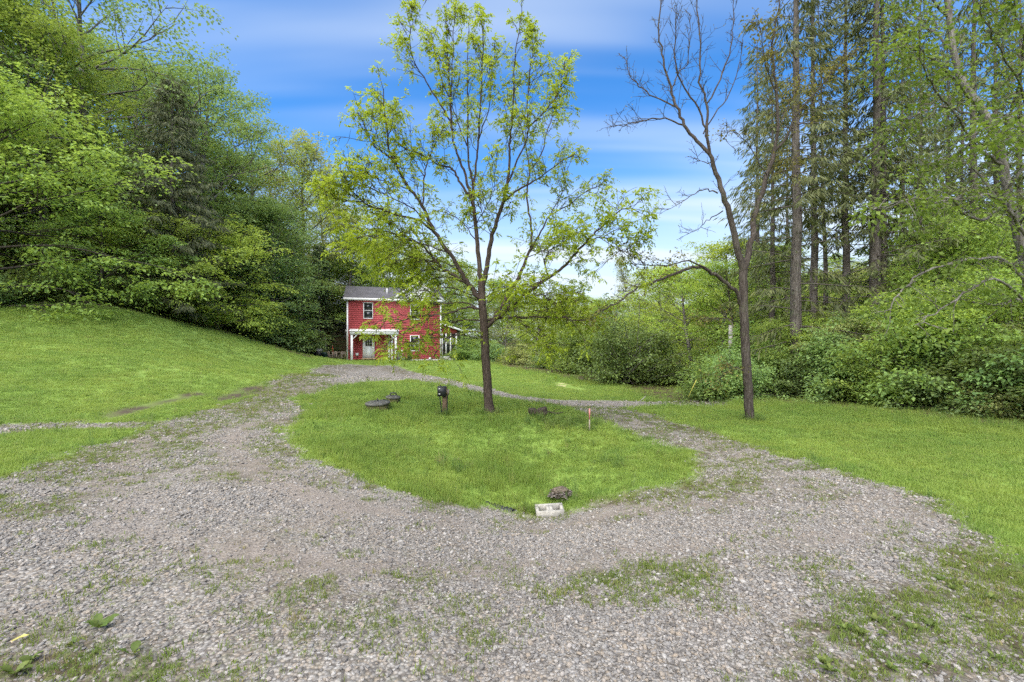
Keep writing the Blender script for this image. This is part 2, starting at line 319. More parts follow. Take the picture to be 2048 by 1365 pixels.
def mat_ground():
    b = NB('ground_gravel_and_turf'); p = b.pos()
    at = lambda n: b.n('Attribute', attribute_name=n).outputs['Fac']
    vo = b.n('TexVoronoi', {'Vector': p, 'Scale': 52.0, 'Randomness': 1.0}); vo2 = b.n('TexVoronoi', {'Vector': p, 'Scale': 75.0})
    rnd = b.n('SeparateColor', {'Color': vo.outputs['Color']}).outputs[0]
    stone = b.ramp(rnd, [(0, (0.10, 0.092, 0.083)), (0.3, (0.198, 0.187, 0.172)), (0.55, (0.268, 0.253, 0.230)), (0.75, (0.27, 0.228, 0.178)), (1, (0.35, 0.336, 0.312))])
    gap = b.mr(vo.outputs['Distance'], 0.35, 0.75); stone = b.mix(b.math('MULTIPLY', gap, 0.6), stone, (0.07, 0.058, 0.045))
    stone = b.mix(b.mr(b.noise(0.8, 3, 0.6, p), 0.45, 0.7, 0, 0.30), stone, (0.17, 0.13, 0.095))
    stone = b.mix(b.math('MULTIPLY', at('wheel'), 0.65), stone, b.ramp(b.noise(30, 4, 0.7, p), [(0.3, (0.13, 0.105, 0.085)), (0.7, (0.24, 0.205, 0.175))]))
    grass = b.ramp(b.noise(2.2, 5, 0.65, p), [(0.3, (0.135, 0.208, 0.042)), (0.5, (0.172, 0.252, 0.051)), (0.7, (0.208, 0.282, 0.060))])
    grass = b.mix(b.mr(b.noise(38, 3, 0.7, p), 0.35, 0.75, 0, 0.4), grass, (0.122, 0.200, 0.036))
    soil = b.ramp(b.noise(9, 4, 0.6, p), [(0.3, (0.035, 0.028, 0.018)), (0.7, (0.10, 0.078, 0.05))])
    weedy = b.mix(b.mr(b.noise(11, 4, 0.7, p), 0.45, 0.70), soil, b.ramp(b.noise(26, 3, 0.7, p), [(0.3, (0.070, 0.090, 0.024)), (0.7, (0.155, 0.180, 0.052))]))
    gm = b.mix(b.math('MULTIPLY', at('weed'), b.mr(b.noise(5, 3, 0.6, p), 0.38, 0.6)), stone, weedy)
    c = b.mix(at('gravel'), grass, gm)
    c = b.mix(at('mud'), c, b.mix(0.5, soil, (0.065, 0.050, 0.038)))
    c = b.mix(b.math('MULTIPLY', at('bare'), b.mr(b.noise(1.4, 4, 0.7, p), 0.5, 0.62)), c, (0.42, 0.36, 0.20))
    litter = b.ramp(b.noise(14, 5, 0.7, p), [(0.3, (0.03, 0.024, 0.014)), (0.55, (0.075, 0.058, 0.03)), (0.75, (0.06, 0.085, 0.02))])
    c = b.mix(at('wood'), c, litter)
    h = b.math('MULTIPLY', b.math('SUBTRACT', 1.0, vo.outputs['Distance']), at('gravel'))
    h = b.math('ADD', h, b.math('MULTIPLY', b.noise(60, 4, 0.7, p), 0.8))
    return b.done(b.bsdf(c, 0.95, 0.12, b.bump(h, 0.8, 0.012)))
build_ground()
print('ground done')

# ------------------------------------------------------------------ vegetation generators
def unit(v): return v / (np.linalg.norm(v, axis=-1, keepdims=True) + 1e-9)
def leaves(mb, r, pos, dirs, length, width, tilt=0.5, droop=0.3):
    """one folded four-cornered leaf for each position, roughly facing up"""
    n = len(pos)
    if not n: return
    d = unit(dirs + r.normal(0, 0.45, (n, 3)) + np.array([0, 0, -droop]))
    up = unit(np.array([0, 0, 1.0]) + r.normal(0, tilt, (n, 3))); s = unit(np.cross(d, up)); nn = np.cross(s, d)
    L = (length * r.uniform(0.65, 1.3, n))[:, None]; W = (width * r.uniform(0.75, 1.25, n))[:, None]
    a = pos; c = pos + d * L - nn * L * 0.12; m = pos + d * L * 0.45
    l = m - s * W * 0.5 + nn * W * 0.14; q = m + s * W * 0.5 + nn * W * 0.14
    mb.add(np.stack([a, q, c, l], 1).reshape(-1, 3), np.arange(4 * n).reshape(-1, 4)); mb.tint.append(r.rand(n))
def poly(r, p0, d0, L, n, bend=(0, 0, 0), wob=0.08):
    """a wandering polyline from p0 along d0; bend is added to the direction along the way"""
    pts = [np.array(p0, float)]; d = np.array(d0, float); b = np.array(bend, float)
    for i in range(n):
        d = d + b / n + r.normal(0, wob, 3); d /= np.linalg.norm(d); pts.append(pts[-1] + d * L / n)
    return np.array(pts)
def along(pts, t):
    f = t * (len(pts) - 1); i = min(int(f), len(pts) - 2); u = f - i
    return pts[i] * (1 - u) + pts[i + 1] * u, unit(pts[i + 1] - pts[i])
def rot_about(d, ax, ang):
    ax = unit(ax); return d * math.cos(ang) + np.cross(ax, d) * math.sin(ang) + ax * np.dot(ax, d) * (1 - math.cos(ang))
def spray(r, mb, p, d, n, sig, leaf, flat=0.3, droop=0.3, tilt=0.5):
    off = r.normal(0, 1, (n, 3)) * np.array([sig, sig, sig * flat]); out = off.copy(); out[:, 2] *= 0.3
    off[:, 2] -= 0.25 * (off[:, 0] ** 2 + off[:, 1] ** 2) / max(sig, 0.01)
    leaves(mb, r, p + off, unit(out) + d * 0.5, leaf, leaf * 0.62, tilt, droop)
def broadleaf(seed, H=16, R=5, tr=0.22, cb=0.12, n1=30, n2=7, n3=4, ls=0.15, nl=13, sig=0.26, shape='round', up=0.25, bare=0.0, flat=0.35, wob=0.09):
    """trunk mesh and crown mesh of a broadleaved tree"""
    r = rs(seed); wood = MB(); lv = MB()
    tp = poly(r, (0, 0, -0.4), (r.normal(0, .04), r.normal(0, .04), 1), H * 0.97 + 0.4, 12, wob=0.035)
    tz = np.linspace(0, 1, 13); trr = tr * (1 - tz) ** 0.8 + 0.02; trr[0] *= 1.5; trr[1] *= 1.08
    wood.tube(tp, trr, 9); az = r.uniform(0, 6.28)
    for i in range(n1):
        t = cb + (0.985 - cb) * ((i + r.uniform(0, 1)) / n1); az += 2.4 + r.normal(0, 0.35)
        u = (t - cb) / (1 - cb)
        prof = {'round': math.sin(math.pi * min(1, u * 0.78 + 0.20)) ** 0.7, 'wide': (1 - u ** 2.6) ** 0.8 * (0.72 + 0.28 * min(1, u * 4)), 'cone': (1 - u) ** 0.8 + 0.07, 'column': 0.75 * (1 - u ** 3) + 0.15}[shape]
        L = R * prof * r.uniform(0.72, 1.18); p0, _ = along(tp, t)
        el = {'round': 0.15 + 0.75 * u, 'wide': 0.16 + 0.65 * u, 'cone': 0.2 + 0.3 * u, 'column': 0.75 + 0.3 * u}[shape] + r.normal(0, 0.12)
        d = np.array([math.cos(az) * math.cos(el), math.sin(az) * math.cos(el), math.sin(el)])
        b1 = poly(r, p0, d, L, 6, (0, 0, up - 0.35 * (shape == 'wide') * (1 - u)), wob); r1 = max(0.012, tr * 0.36 * (1 - t) ** 0.6 + 0.012)
        wood.tube(b1, np.linspace(r1, 0.008, 7), 5)
        for j in range(max(2, int(n2 * (0.5 + 0.5 * L / R)))):
            s = r.uniform(0.22, 1.0); p1, d1 = along(b1, s)
            d2 = rot_about(d1, np.array([0, 0, 1.0]) + r.normal(0, 0.3, 3), r.choice([-1, 1]) * r.uniform(0.4, 1.1))
            L2 = L * 0.5 * (1.15 - 0.6 * s) * r.uniform(0.6, 1.2) + 0.25; b2 = poly(r, p1, d2, L2, 4, (0, 0, -0.12), 0.12)
            wood.tube(b2, np.linspace(r1 * 0.42, 0.005, 5), 3)
            for k in range(n3):
                s2 = r.uniform(0.2, 1.0) if k else 1.0; p2, d3 = along(b2, s2)
                d4 = unit(d3 + r.normal(0, 0.6, 3) * np.array([1, 1, 0.5])); L3 = r.uniform(0.2, 0.6) * min(1, R / 3)
                e = p2 + d4 * L3
                if k and k % 2 == 0: wood.tube(np.array([p2, (p2 + e) / 2 + r.normal(0, .02, 3), e]), (0.006, 0.005, 0.003), 3)
                if r.rand() < bare: continue
                spray(r, lv, e, d4, int(nl * 2.7), sig * r.uniform(0.85, 1.5), ls * 1.12, flat * 0.6, 0.3, 0.36)
                if r.rand() < 0.25: spray(r, lv, (p2 + e) / 2, d4, nl // 2, sig * 0.8, ls, flat)
    return wood, lv
def bush(seed, R=2.0, H=2.6, stems=26, n2=7, ls=0.11, nl=11, sig=0.2, flat=0.55, skirt=0.0):
    r = rs(seed); wood = MB(); lv = MB()
    for i in range(stems):
        az = r.uniform(0, 6.28); rr = R * math.sqrt(r.uniform(0, 1)); hh = H * (1 - (rr / R) ** 2.2 * 0.85) * r.uniform(0.55, 1.1)
        if r.rand() < skirt: hh *= r.uniform(0.1, 0.5); rr = R * r.uniform(0.75, 1.05)
        e = np.array([rr * math.cos(az), rr * math.sin(az), hh]); p0 = np.array([r.normal(0, R * .12), r.normal(0, R * .12), -0.15])
        mid = (p0 + e) / 2 + np.array([0, 0, hh * 0.18]) + r.normal(0, 0.08 * R, 3)
        t = np.linspace(0, 1, 7)[:, None]; b = (1 - t) ** 2 * p0 + 2 * t * (1 - t) * mid + t * t * e
        wood.tube(b, np.linspace(0.02 * R ** .5 + 0.006, 0.005, 7), 4)
        for j in range(n2):
            s = r.uniform(0.3, 1.0) if j else 1.0; p1, d1 = along(b, s); d2 = unit(d1 * 0.4 + r.normal(0, 0.7, 3)); d2[2] = abs(d2[2]) * 0.5 - 0.05
            L = r.uniform(0.2, 0.55) * R * 0.5; e2 = p1 + d2 * L
            wood.tube(np.array([p1, p1 + d2 * L * 0.5 + r.normal(0, .02, 3), e2]), (0.007, 0.005, 0.003), 3)
            for q in (0.35, 0.7, 1.0):
                spray(r, lv, p1 + d2 * L * q, d2, int(nl * .8) + 2, sig * 0.85, ls, flat * .7, 0.3, 0.4)
    return wood, lv
def needles(mb, r, p, d, L, w, hang=0.5):
    n = len(p); d = unit(d + np.array([0, 0, -hang]) + r.normal(0, 0.16, (n, 3))); s = unit(np.cross(d, r.normal(0, 1, (n, 3))))
    L = (L * r.uniform(0.6, 1.3, n))[:, None]; W = (w * r.uniform(0.7, 1.3, n))[:, None]
    mb.add(np.stack([p, p + d * L * 0.5 + s * W / 2, p + d * L, p + d * L * 0.5 - s * W / 2], 1).reshape(-1, 3), np.arange(4 * n).reshape(-1, 4)); mb.tint.append(r.rand(n))
def spruce(seed, H=20, R=3.2, tr=0.25, live=0.1, step=0.36, per=5, dens=1.0, hang=0.6, thin=0.0, lean=(0, 0), nl=0.30, power=0.75):
    """conifer: whorls of drooping boughs; below `live` the boughs are dead and bare"""
    r = rs(seed); wood = MB(); lv = MB()
    tp = np.array([(lean[0] * t * H + r.normal(0, .03), lean[1] * t * H + r.normal(0, .03), t * H - 0.4) for t in np.linspace(0, 1, 14)])
    trr = tr * (1 - np.linspace(0, 1, 14) * 0.93); trr[0] *= 1.35; wood.tube(tp, trr, 10); z = 0.09 * H if live > 0.15 else 0.25
    while z < H * 0.985:
        t = z / H; u = max(0, (t - live * 0.5) / (1 - live * 0.5)); L0 = R * ((1 - t) ** power * 0.95 + 0.04)
        dead = t < live and r.rand() < 0.75; k = max(2, int(per * (0.6 if dead else 1)))
        a0 = r.uniform(0, 6.28)
        for i in range(k):
            if r.rand() < thin: continue
            az = a0 + i * 6.283 / k + r.normal(0, 0.25); L = L0 * r.uniform(0.55, 1.12) * (0.75 if dead else 1); el = 0.25 * t - 0.12 + r.normal(0, 0.1)
            p0, _ = along(tp, min(0.999, (z + r.normal(0, .08) + 0.4) / (H + 0.0001) * 0.985)); d = np.array([math.cos(az) * math.cos(el), math.sin(az) * math.cos(el), math.sin(el)])
            b = poly(r, p0, d, L, 5, (0, 0, -0.25 if not dead else -0.1), 0.07); b[-1, 2] += 0.06 * L
            wood.tube(b, np.linspace(0.010 + 0.006 * L, 0.004, 6), 4)
            if dead:
                for j in range(5):
                    p1, d1 = along(b, r.uniform(0.3, 1)); e = p1 + unit(d1 + r.normal(0, .6, 3)) * r.uniform(0.15, 0.5)
                    wood.tube(np.array([p1, (p1 + e) / 2 + r.normal(0, .02, 3), e]), (0.006, 0.004, 0.002), 3)
                if r.rand() < 0.6: continue
            n = int((5 + 13 * L) * dens * (0.35 if dead else 1))
            for j in range(n):
                s = r.uniform(0.22, 1.0); p1, d1 = along(b, s); sd_ = r.choice([-1, 1])
                d2 = unit(rot_about(d1, np.array([0, 0, 1.0]), sd_ * r.uniform(0.4, 1.1)) + np.array([0, 0, -hang * r.uniform(0.1, 1.0)])); L2 = r.uniform(0.2, 0.55) * (1.1 - 0.5 * s) * min(1, R / 2.5)
                ts = np.linspace(0.1, 1, 3)[:, None]; needles(lv, r, p1 + d2 * L2 * ts, np.repeat(d2[None], 3, 0), nl, 0.05, hang)
        z += step * r.uniform(0.7, 1.3) * (1.0 + 0.2 * (t < live))
    return wood, lv

LEAF = {k: mat_leaf('leaf_' + k, *v) for k, v in {
    'spring': ((0.295, 0.414, 0.094), 0.51), 'maple': ((0.234, 0.353, 0.092), 0.48), 'mid': ((0.188, 0.297, 0.087), 0.48), 'deep': ((0.125, 0.189, 0.060), 0.42),
    'cool': ((0.184, 0.297, 0.121), 0.46), 'pale': ((0.298, 0.372, 0.161), 0.48), 'olive': ((0.191, 0.237, 0.099), 0.44), 'walnut': ((0.270, 0.375, 0.045), 0.55, 0.35, 0.0), 'brush': ((0.205, 0.331, 0.122), 0.46),
    'bud': ((0.16, 0.16, 0.05), 0.4)}.items()}
NEEDLE = {'spruce': mat_leaf('needles_spruce', (0.105, 0.132, 0.054), 0.3, 0.4, 0.02), 'grey': mat_leaf('needles_grey', (0.110, 0.140, 0.078), 0.28, 0.35, 0.02), 'dark': mat_leaf('needles_dark', (0.050, 0.085, 0.030), 0.22, 0.35, 0.02)}
BARK = {'brown': mat_bark('bark_brown', (0.085, 0.066, 0.050), (0.16, 0.135, 0.11)), 'grey': mat_bark('bark_grey', (0.13, 0.115, 0.10), (0.26, 0.24, 0.215), 0.8, 0.35), 'dark': mat_bark('bark_dark', (0.055, 0.045, 0.036), (0.11, 0.095, 0.08)),
        'spruce': mat_bark('bark_spruce', (0.095, 0.080, 0.068), (0.20, 0.178, 0.155), 0.9, 0.35)}
_proto = {}
def proto(key, fn):
    if key not in _proto:
        w, l = fn(); wm = w.mesh('trunk', True); wm.materials.append(BARK['grey']); lm = l.mesh('crown'); lm.materials.append(LEAF['mid']); _proto[key] = (wm, lm)
    return _proto[key]
MK = {
    'layered1': lambda: broadleaf(11, 8.5, 5.2, 0.15, 0.03, 34, 6, 3, 0.15, 14, 0.30, 'wide', -0.05, flat=0.22),
    'layered2': lambda: broadleaf(12, 6.0, 3.6, 0.11, 0.03, 28, 6, 3, 0.13, 13, 0.25, 'wide', -0.05, flat=0.22),
    'tall1': lambda: broadleaf(21, 18, 6.0, 0.30, 0.10, 42, 6, 3, 0.19, 13, 0.34, 'round', 0.15, flat=0.35),
    'tall2': lambda: broadleaf(22, 20, 6.5, 0.32, 0.16, 44, 6, 3, 0.18, 11, 0.36, 'round', 0.1, bare=0.1, flat=0.35),
    'oak': lambda: broadleaf(23, 18, 7.5, 0.34, 0.2, 30, 7, 4, 0.17, 10, 0.36, 'round', 0.05, bare=0.15, flat=0.4, wob=0.16),
    'mid1': lambda: broadleaf(31, 11, 4.2, 0.17, 0.06, 34, 6, 3, 0.16, 12, 0.28, 'round', 0.15, flat=0.35),
    'poplar': lambda: broadleaf(41, 15, 2.6, 0.18, 0.12, 40, 5, 3, 0.15, 8, 0.26, 'column', 0.3, bare=0.1, flat=0.6),
    'bush1': lambda: bush(51, 2.0, 2.4, 30, 8, 0.12, 12, 0.24, 0.35), 'bush2': lambda: bush(52, 2.2, 3.0, 32, 8, 0.13, 12, 0.27, 0.35), 'bush3': lambda: bush(53, 1.6, 1.6, 26, 7, 0.10, 11, 0.19, 0.4),
    'apple': lambda: bush(54, 2.9, 5.0, 56, 9, 0.14, 12, 0.27, 0.6, 0.12),
    'sprucefull': lambda: spruce(61, 16.5, 4.3, 0.24, 0.05, 0.36, 6, 1.25, 0.8, nl=0.36, power=0.6), 'sprucedark': lambda: spruce(62, 14, 3.0, 0.2, 0.05, 0.34, 6, 1.3, 0.3),
    'sprucetall1': lambda: spruce(63, 23, 3.3, 0.23, 0.32, 0.44, 5, 0.85, 0.7, thin=0.30), 'sprucetall2': lambda: spruce(64, 22, 2.8, 0.19, 0.40, 0.50, 5, 0.8, 0.7, thin=0.34),
    'sprucethin': lambda: spruce(65, 20, 1.6, 0.13, 0.6, 0.5, 4, 0.7, 0.6, thin=0.25)}
def tree(name, key, px, d, label, cat='tree', leaf='mid', bark='grey', H=None, sc=1.0, rz=None, group=None, xy=None, lean=None, wide=1.0):
    wm, lm = proto(key, MK[key])
    loc = base(px, d) if xy is None else (xy[0], xy[1], hz1(*xy))
    if H is not None: sc = H / PH[key]
    r = rs(abs(int(px * 7 + d * 131)) % 99991 if xy is None else abs(int(xy[0] * 77 + xy[1] * 131)) % 99991)
    o = empty(name, loc, r.uniform(0, 6.28) if rz is None else rz, (sc * wide, sc * wide, sc))
    if lean: o.rotation_euler = (lean[0], lean[1], o.rotation_euler[2])
    place('trunk' if cat != 'shrub' else 'stems', wm, o, mat=BARK[bark])
    c = place('crown', lm, o, mat=NEEDLE.get(leaf) or LEAF[leaf]); c['kind'] = 'stuff'
    return tag(o, label, cat, group)
PH = {'layered1': 8.5, 'layered2': 6, 'tall1': 18, 'tall2': 20, 'oak': 18, 'mid1': 11, 'poplar': 15, 'bush1': 2.4, 'bush2': 3.0, 'bush3': 1.6, 'apple': 5, 'sprucefull': 16.5, 'sprucedark': 14, 'sprucetall1': 23, 'sprucetall2': 22, 'sprucethin': 20}

# the wood on the left bank
GL = 'trees of the wood above the sloping lawn'
for a in [
    ('maple_tree', 'layered1', -10, 20.5, 'low spreading maple with light green layered boughs at the far end of the sloping lawn', 'tree', 'maple', 'dark', 9.5),
    ('maple_tree', 'tall1', 95, 26.0, 'tall bright green maple rising behind the low maple on the bank', 'tree', 'maple', 'grey', 15.5),
    ('oak_tree', 'oak', 190, 30.0, 'tall open-crowned oak with pale bare limbs, highest over the bank', 'tree', 'cool', 'grey', 22),
    ('spruce_tree', 'sprucefull', 345, 28.2, 'drooping grey-green spruce among the leafy trees of the bank', 'tree', 'grey', 'spruce', 15.2),
    ('oak_tree', 'tall2', 395, 37.0, 'tall grey-green tree behind the drooping spruce', 'tree', 'cool', 'grey', 20.0),
    ('maple_tree', 'layered2', 300, 27.0, 'small tree with flat layered boughs under the drooping spruce', 'tree', 'maple', 'dark', 5.2),
    ('maple_tree', 'layered2', 205, 24.6, 'small layered tree at the top edge of the sloping lawn', 'tree', 'mid', 'dark', 5.0),
    ('young_maple_tree', 'layered2', 432, 31.0, 'yellow-green young tree leaning out at the bend of the lawn edge', 'tree', 'spring', 'dark', 6.8),
    ('maple_tree', 'mid1', 545, 40.0, 'rounded blue-green tree between the lawn bend and the house', 'tree', 'cool', 'grey', 11.5),
    ('oak_tree', 'oak', 515, 47.0, 'broad pale green tree with level limbs behind the rounded blue-green tree', 'tree', 'maple', 'grey', 19.5),
    ('oak_tree', 'tall1', 600, 54.0, 'tall light green tree behind the dark spruce beside the house', 'tree', 'pale', 'grey', 20.5),
    ('spruce_tree', 'sprucedark', 640, 47.5, 'dark pointed spruce standing beside the house', 'tree', 'dark', 'spruce', 11.8),
    ('maple_tree', 'mid1', 690, 56.0, 'mid green tree between the dark spruce and the house roof', 'tree', 'maple', 'grey', 12.0),
]:
    n, k, px, d, lab, cat, lf, bk, H = a; tree(n, k, px, d, lab, cat, lf, bk, H=H, group=GL)
ORD = ['first', 'second', 'third', 'fourth', 'fifth', 'sixth', 'seventh', 'eighth', 'ninth', 'tenth', 'eleventh', 'twelfth', 'thirteenth', 'fourteenth', 'fifteenth']
LB = '%s leafy tree of the deep wood behind the bank, counted along from the picture edge'
for i, (px, d, k, lf, H) in enumerate(sorted([(-150, 24, 'tall1', 'mid', 17), (20, 33, 'tall2', 'mid', 20), (120, 38, 'tall1', 'mid', 19), (260, 38, 'tall2', 'maple', 19), (310, 46, 'tall1', 'mid', 19), (460, 44, 'tall1', 'mid', 15),
        (-60, 42, 'tall2', 'deep', 21), (200, 50, 'tall2', 'mid', 20), (390, 54, 'tall2', 'mid', 19), (470, 60, 'tall1', 'mid', 17), (550, 66, 'tall2', 'pale', 19), (-260, 30, 'tall2', 'mid', 19), (-400, 22, 'tall1', 'maple', 16)], key=lambda a: a[0])):
    tree('forest_tree', k, px, d, LB % ORD[i], 'tree', lf, 'grey', H=H, group='trees deep in the left wood')
LD = 'leafy understorey tree filling the shade inside the wood'
for i, (px, d) in enumerate([(-90, 27), (-20, 26), (45, 29), (85, 32), (135, 28.5), (170, 34), (230, 31), (275, 33), (340, 37), (385, 34), (430, 38), (470, 41), (505, 44), (550, 50), (585, 58), (655, 62), (-30, 36), (60, 42), (150, 46), (250, 46), (330, 50), (420, 50), (480, 54), (540, 58)]):
    tree('understorey_tree', ('layered1', 'mid1')[i % 2], px, d, LD, 'tree', ('mid', 'maple', 'cool', 'deep')[i % 4], 'dark', H=(7.5, 9.5, 8.5)[i % 3] * (1.15 if d > 40 else 1), group='understorey inside the left wood', wide=1.1)
LH = '%s pale tree of the row behind the house, counted from the dark spruce'
for i, (px, d, k, lf, H) in enumerate(sorted([(650, 70, 'tall2', 'pale', 20), (705, 66, 'tall1', 'pale', 17), (750, 72, 'tall2', 'maple', 16), (790, 64, 'mid1', 'maple', 13.5), (840, 70, 'tall1', 'pale', 14.5), (890, 66, 'mid1', 'maple', 13), (930, 72, 'mid1', 'pale', 12.5), (965, 66, 'mid1', 'mid', 11), (665, 62, 'layered1', 'mid', 8), (720, 60, 'layered1', 'maple', 8.5), (775, 61, 'layered1', 'mid', 8), (830, 60, 'layered1', 'maple', 8), (880, 60, 'layered1', 'mid', 8), (925, 58, 'layered1', 'maple', 7)])):
    tree('forest_tree', k, px, d, LH % ORD[i], 'tree', lf, 'grey', H=H, group='trees behind the house')
for px, d, k, lf, H, lab in [(595, 42.5, 'bush2', 'cool', 3.4, 'rounded shrub with whitish flower heads at the corner of the patio'), (545, 38.5, 'bush2', 'mid', 4.2, 'green shrub under the rounded blue-green tree'), (490, 35.5, 'bush2', 'mid', 3.6, 'green shrub behind the yellow-green young tree'),
        (-20, 20.4, 'bush3', 'cool', 1.5, 'shrub with white blossom at the very edge of the picture'), (388, 29.0, 'bush1', 'spring', 2.6, 'bright leafy bush touching the lawn beside the yellow-green young tree'), (620, 46.5, 'bush1', 'deep', 3.0, 'dark bush behind the patio furniture')]:
    tree('shrub', k, px, d, lab, 'shrub', lf, 'dark', H=H, group='shrubs along the upper lawn edge')
for i, (px, d, H) in enumerate([(60, 22.0, 1.5), (120, 22.6, 1.7), (165, 23.4, 1.4), (240, 25, 1.8), (270, 25.8, 1.4), (330, 27.6, 1.6), (360, 28.2, 1.9), (460, 33.5, 2.0), (520, 37, 2.2), (570, 40.6, 2.0)]):
    tree('undergrowth_bush', ('bush3', 'bush1')[i % 2], px, d, '%s low undergrowth bush along the shaded wood edge, counted from the picture edge' % ORD[i], 'shrub', 'deep', 'dark', H=H, group='undergrowth at the wood edge')

# middle distance, right of the house
GM = 'trees and shrubs past the far lawn'
for n, k, px, d, lab, cat, lf, H, w in [
    ('shrub_tree', 'apple', 1256, 27.0, 'dark round-crowned tree branching from the ground on the far lawn', 'tree', 'deep', 5.6, 1.0),
    ('shrub_tree', 'apple', 1165, 34.0, 'green bushy tree behind the dark round-crowned one on the far lawn', 'tree', 'mid', 5.8, 1.0),
    ('young_tree', 'mid1', 1385, 29.0, 'bright yellow-green tree beside the grey utility pole', 'tree', 'spring', 7.2, 1.25),
    ('young_tree', 'mid1', 1335, 37.0, 'bright green tree between the round-crowned tree and the grey utility pole', 'tree', 'spring', 8.5, 1.1),
    ('poplar_tree', 'poplar', 1264, 60.0, 'tallest pale thin-leaved poplar against the white sky', 'tree', 'pale', 14.5, 0.9),
    ('poplar_tree', 'poplar', 1318, 66.0, 'second pale poplar, shorter and partly behind the tallest one', 'tree', 'pale', 13.5, 1.0),
    ('willow_tree', 'mid1', 1070, 44.0, 'pale feathery tree past the trunk of the walnut', 'tree', 'spring', 6.2, 1.0),
    ('willow_tree', 'mid1', 1120, 48.0, 'pale green tree between the feathery one and the dark bushy tree', 'tree', 'pale', 7.2, 1.0),
    ('grey_tree', 'mid1', 1008, 52.0, 'dull grey-green tree beside the glazed porch', 'tree', 'olive', 7.4, 0.9),
    ('shrub', 'bush2', 935, 47.5, 'leafy shrub at the end of the glazed porch', 'shrub', 'mid', 2.6, 1.2),
    ('shrub', 'bush1', 985, 46.0, 'low leafy shrub just past the walnut trunk at the lawn edge', 'shrub', 'cool', 2.2, 1.2),
    ('shrub', 'bush1', 1040, 42.0, 'low pale shrub under the feathery tree', 'shrub', 'pale', 2.0, 1.3),
    ('shrub', 'bush1', 1095, 38.0, 'shrub with small white blossom at the top of the far lawn', 'shrub', 'cool', 1.7, 1.2),
    ('shrub', 'bush2', 1310, 29.0, 'green bush between the round-crowned tree and the yellow-green tree', 'shrub', 'mid', 2.4, 1.1),
    ('shrub', 'bush2', 1205, 37.0, 'bush in the gap between the two dark trees', 'shrub', 'mid', 2.6, 1.1)]:
    tree(n, k, px, d, lab, cat, lf, 'grey' if cat == 'tree' else 'dark', H=H, wide=w, group=GM)
for i, (px, d, k, lf, H) in enumerate(sorted([(1010, 84, 'mid1', 'pale', 10.5), (1060, 90, 'mid1', 'maple', 10), (1110, 86, 'tall1', 'pale', 10), (1150, 94, 'mid1', 'maple', 11.5), (1195, 84, 'mid1', 'maple', 10.5), (1230, 92, 'tall1', 'spring', 10.5), (1290, 80, 'mid1', 'maple', 10), (1340, 78, 'tall1', 'spring', 12), (1385, 70, 'tall1', 'maple', 13), (1080, 64, 'mid1', 'spring', 7.5), (1140, 62, 'mid1', 'maple', 7.5), (1195, 56, 'mid1', 'spring', 7.5), (1030, 66, 'mid1', 'maple', 8), (1240, 50, 'mid1', 'maple', 7), (1290, 48, 'mid1', 'spring', 7)])):
    tree('distant_tree', k, px, d, '%s small distant tree under the pale sky, counted from the walnut trunk' % ORD[i], 'tree', lf, 'grey', H=H, wide=1.3, group='far trees in the gap')

# the right side: spruces, brush, hillside
GS = 'tall spruces behind the brush'
for px, d, k, sc, lf, lab, lean in [
    (1592, 17.5, 'sprucetall1', 1.0, 'spruce', 'thickest spruce trunk, the first behind the bare-topped tree', None),
    (1626, 19.5, 'sprucetall2', 1.0, 'spruce', 'straight grey spruce trunk, second from the bare-topped tree', None),
    (1654, 21.0, 'sprucethin', 1.0, 'spruce', 'slender spruce trunk leaning a little, third from the bare-topped tree', (0.0, 0.035)),
    (1690, 19.0, 'sprucetall2', 0.95, 'spruce', 'straight mossy spruce trunk, fourth from the bare-topped tree', None),
    (1752, 18.0, 'sprucetall1', 1.05, 'spruce', 'stout grey double-stemmed spruce in the middle of the spruce row', None),
    (1895, 25.0, 'sprucetall2', 1.0, 'grey', 'thin pale spruce trunk between the stout spruce and the leafy tree', None),
    (1948, 20.0, 'sprucetall1', 0.95, 'spruce', 'spruce trunk just behind the leaning leafy tree', None),
    (1992, 22.0, 'sprucetall2', 1.0, 'spruce', 'spruce trunk farthest along the row, by the picture edge', None),
    (1545, 24.0, 'sprucetall1', 0.8, 'spruce', 'thin-needled spruce seen through the bare-topped tree', None)]:
    tree('spruce_tree', k, px, d, lab, 'tree', lf, 'spruce', sc=sc, lean=lean, group=GS)
for i, (px, d) in enumerate([(1515, 30), (1575, 34), (1805, 28), (1840, 24), (1870, 31), (1925, 28), (2040, 24), (2090, 20)]):
    tree('background_spruce_tree', ('sprucetall1', 'sprucetall2')[i % 2], px, d, '%s hazy spruce of the rear row on the right, counted from the half-bare tree' % ORD[i], 'tree', 'spruce', 'spruce', sc=1.0, group='rear row of spruces')
tree('spruce_tree', 'sprucetall1', 1765, 18.4, 'second stem of the double spruce, close against the stout one', 'tree', 'spruce', 'spruce', sc=0.9, group=GS)
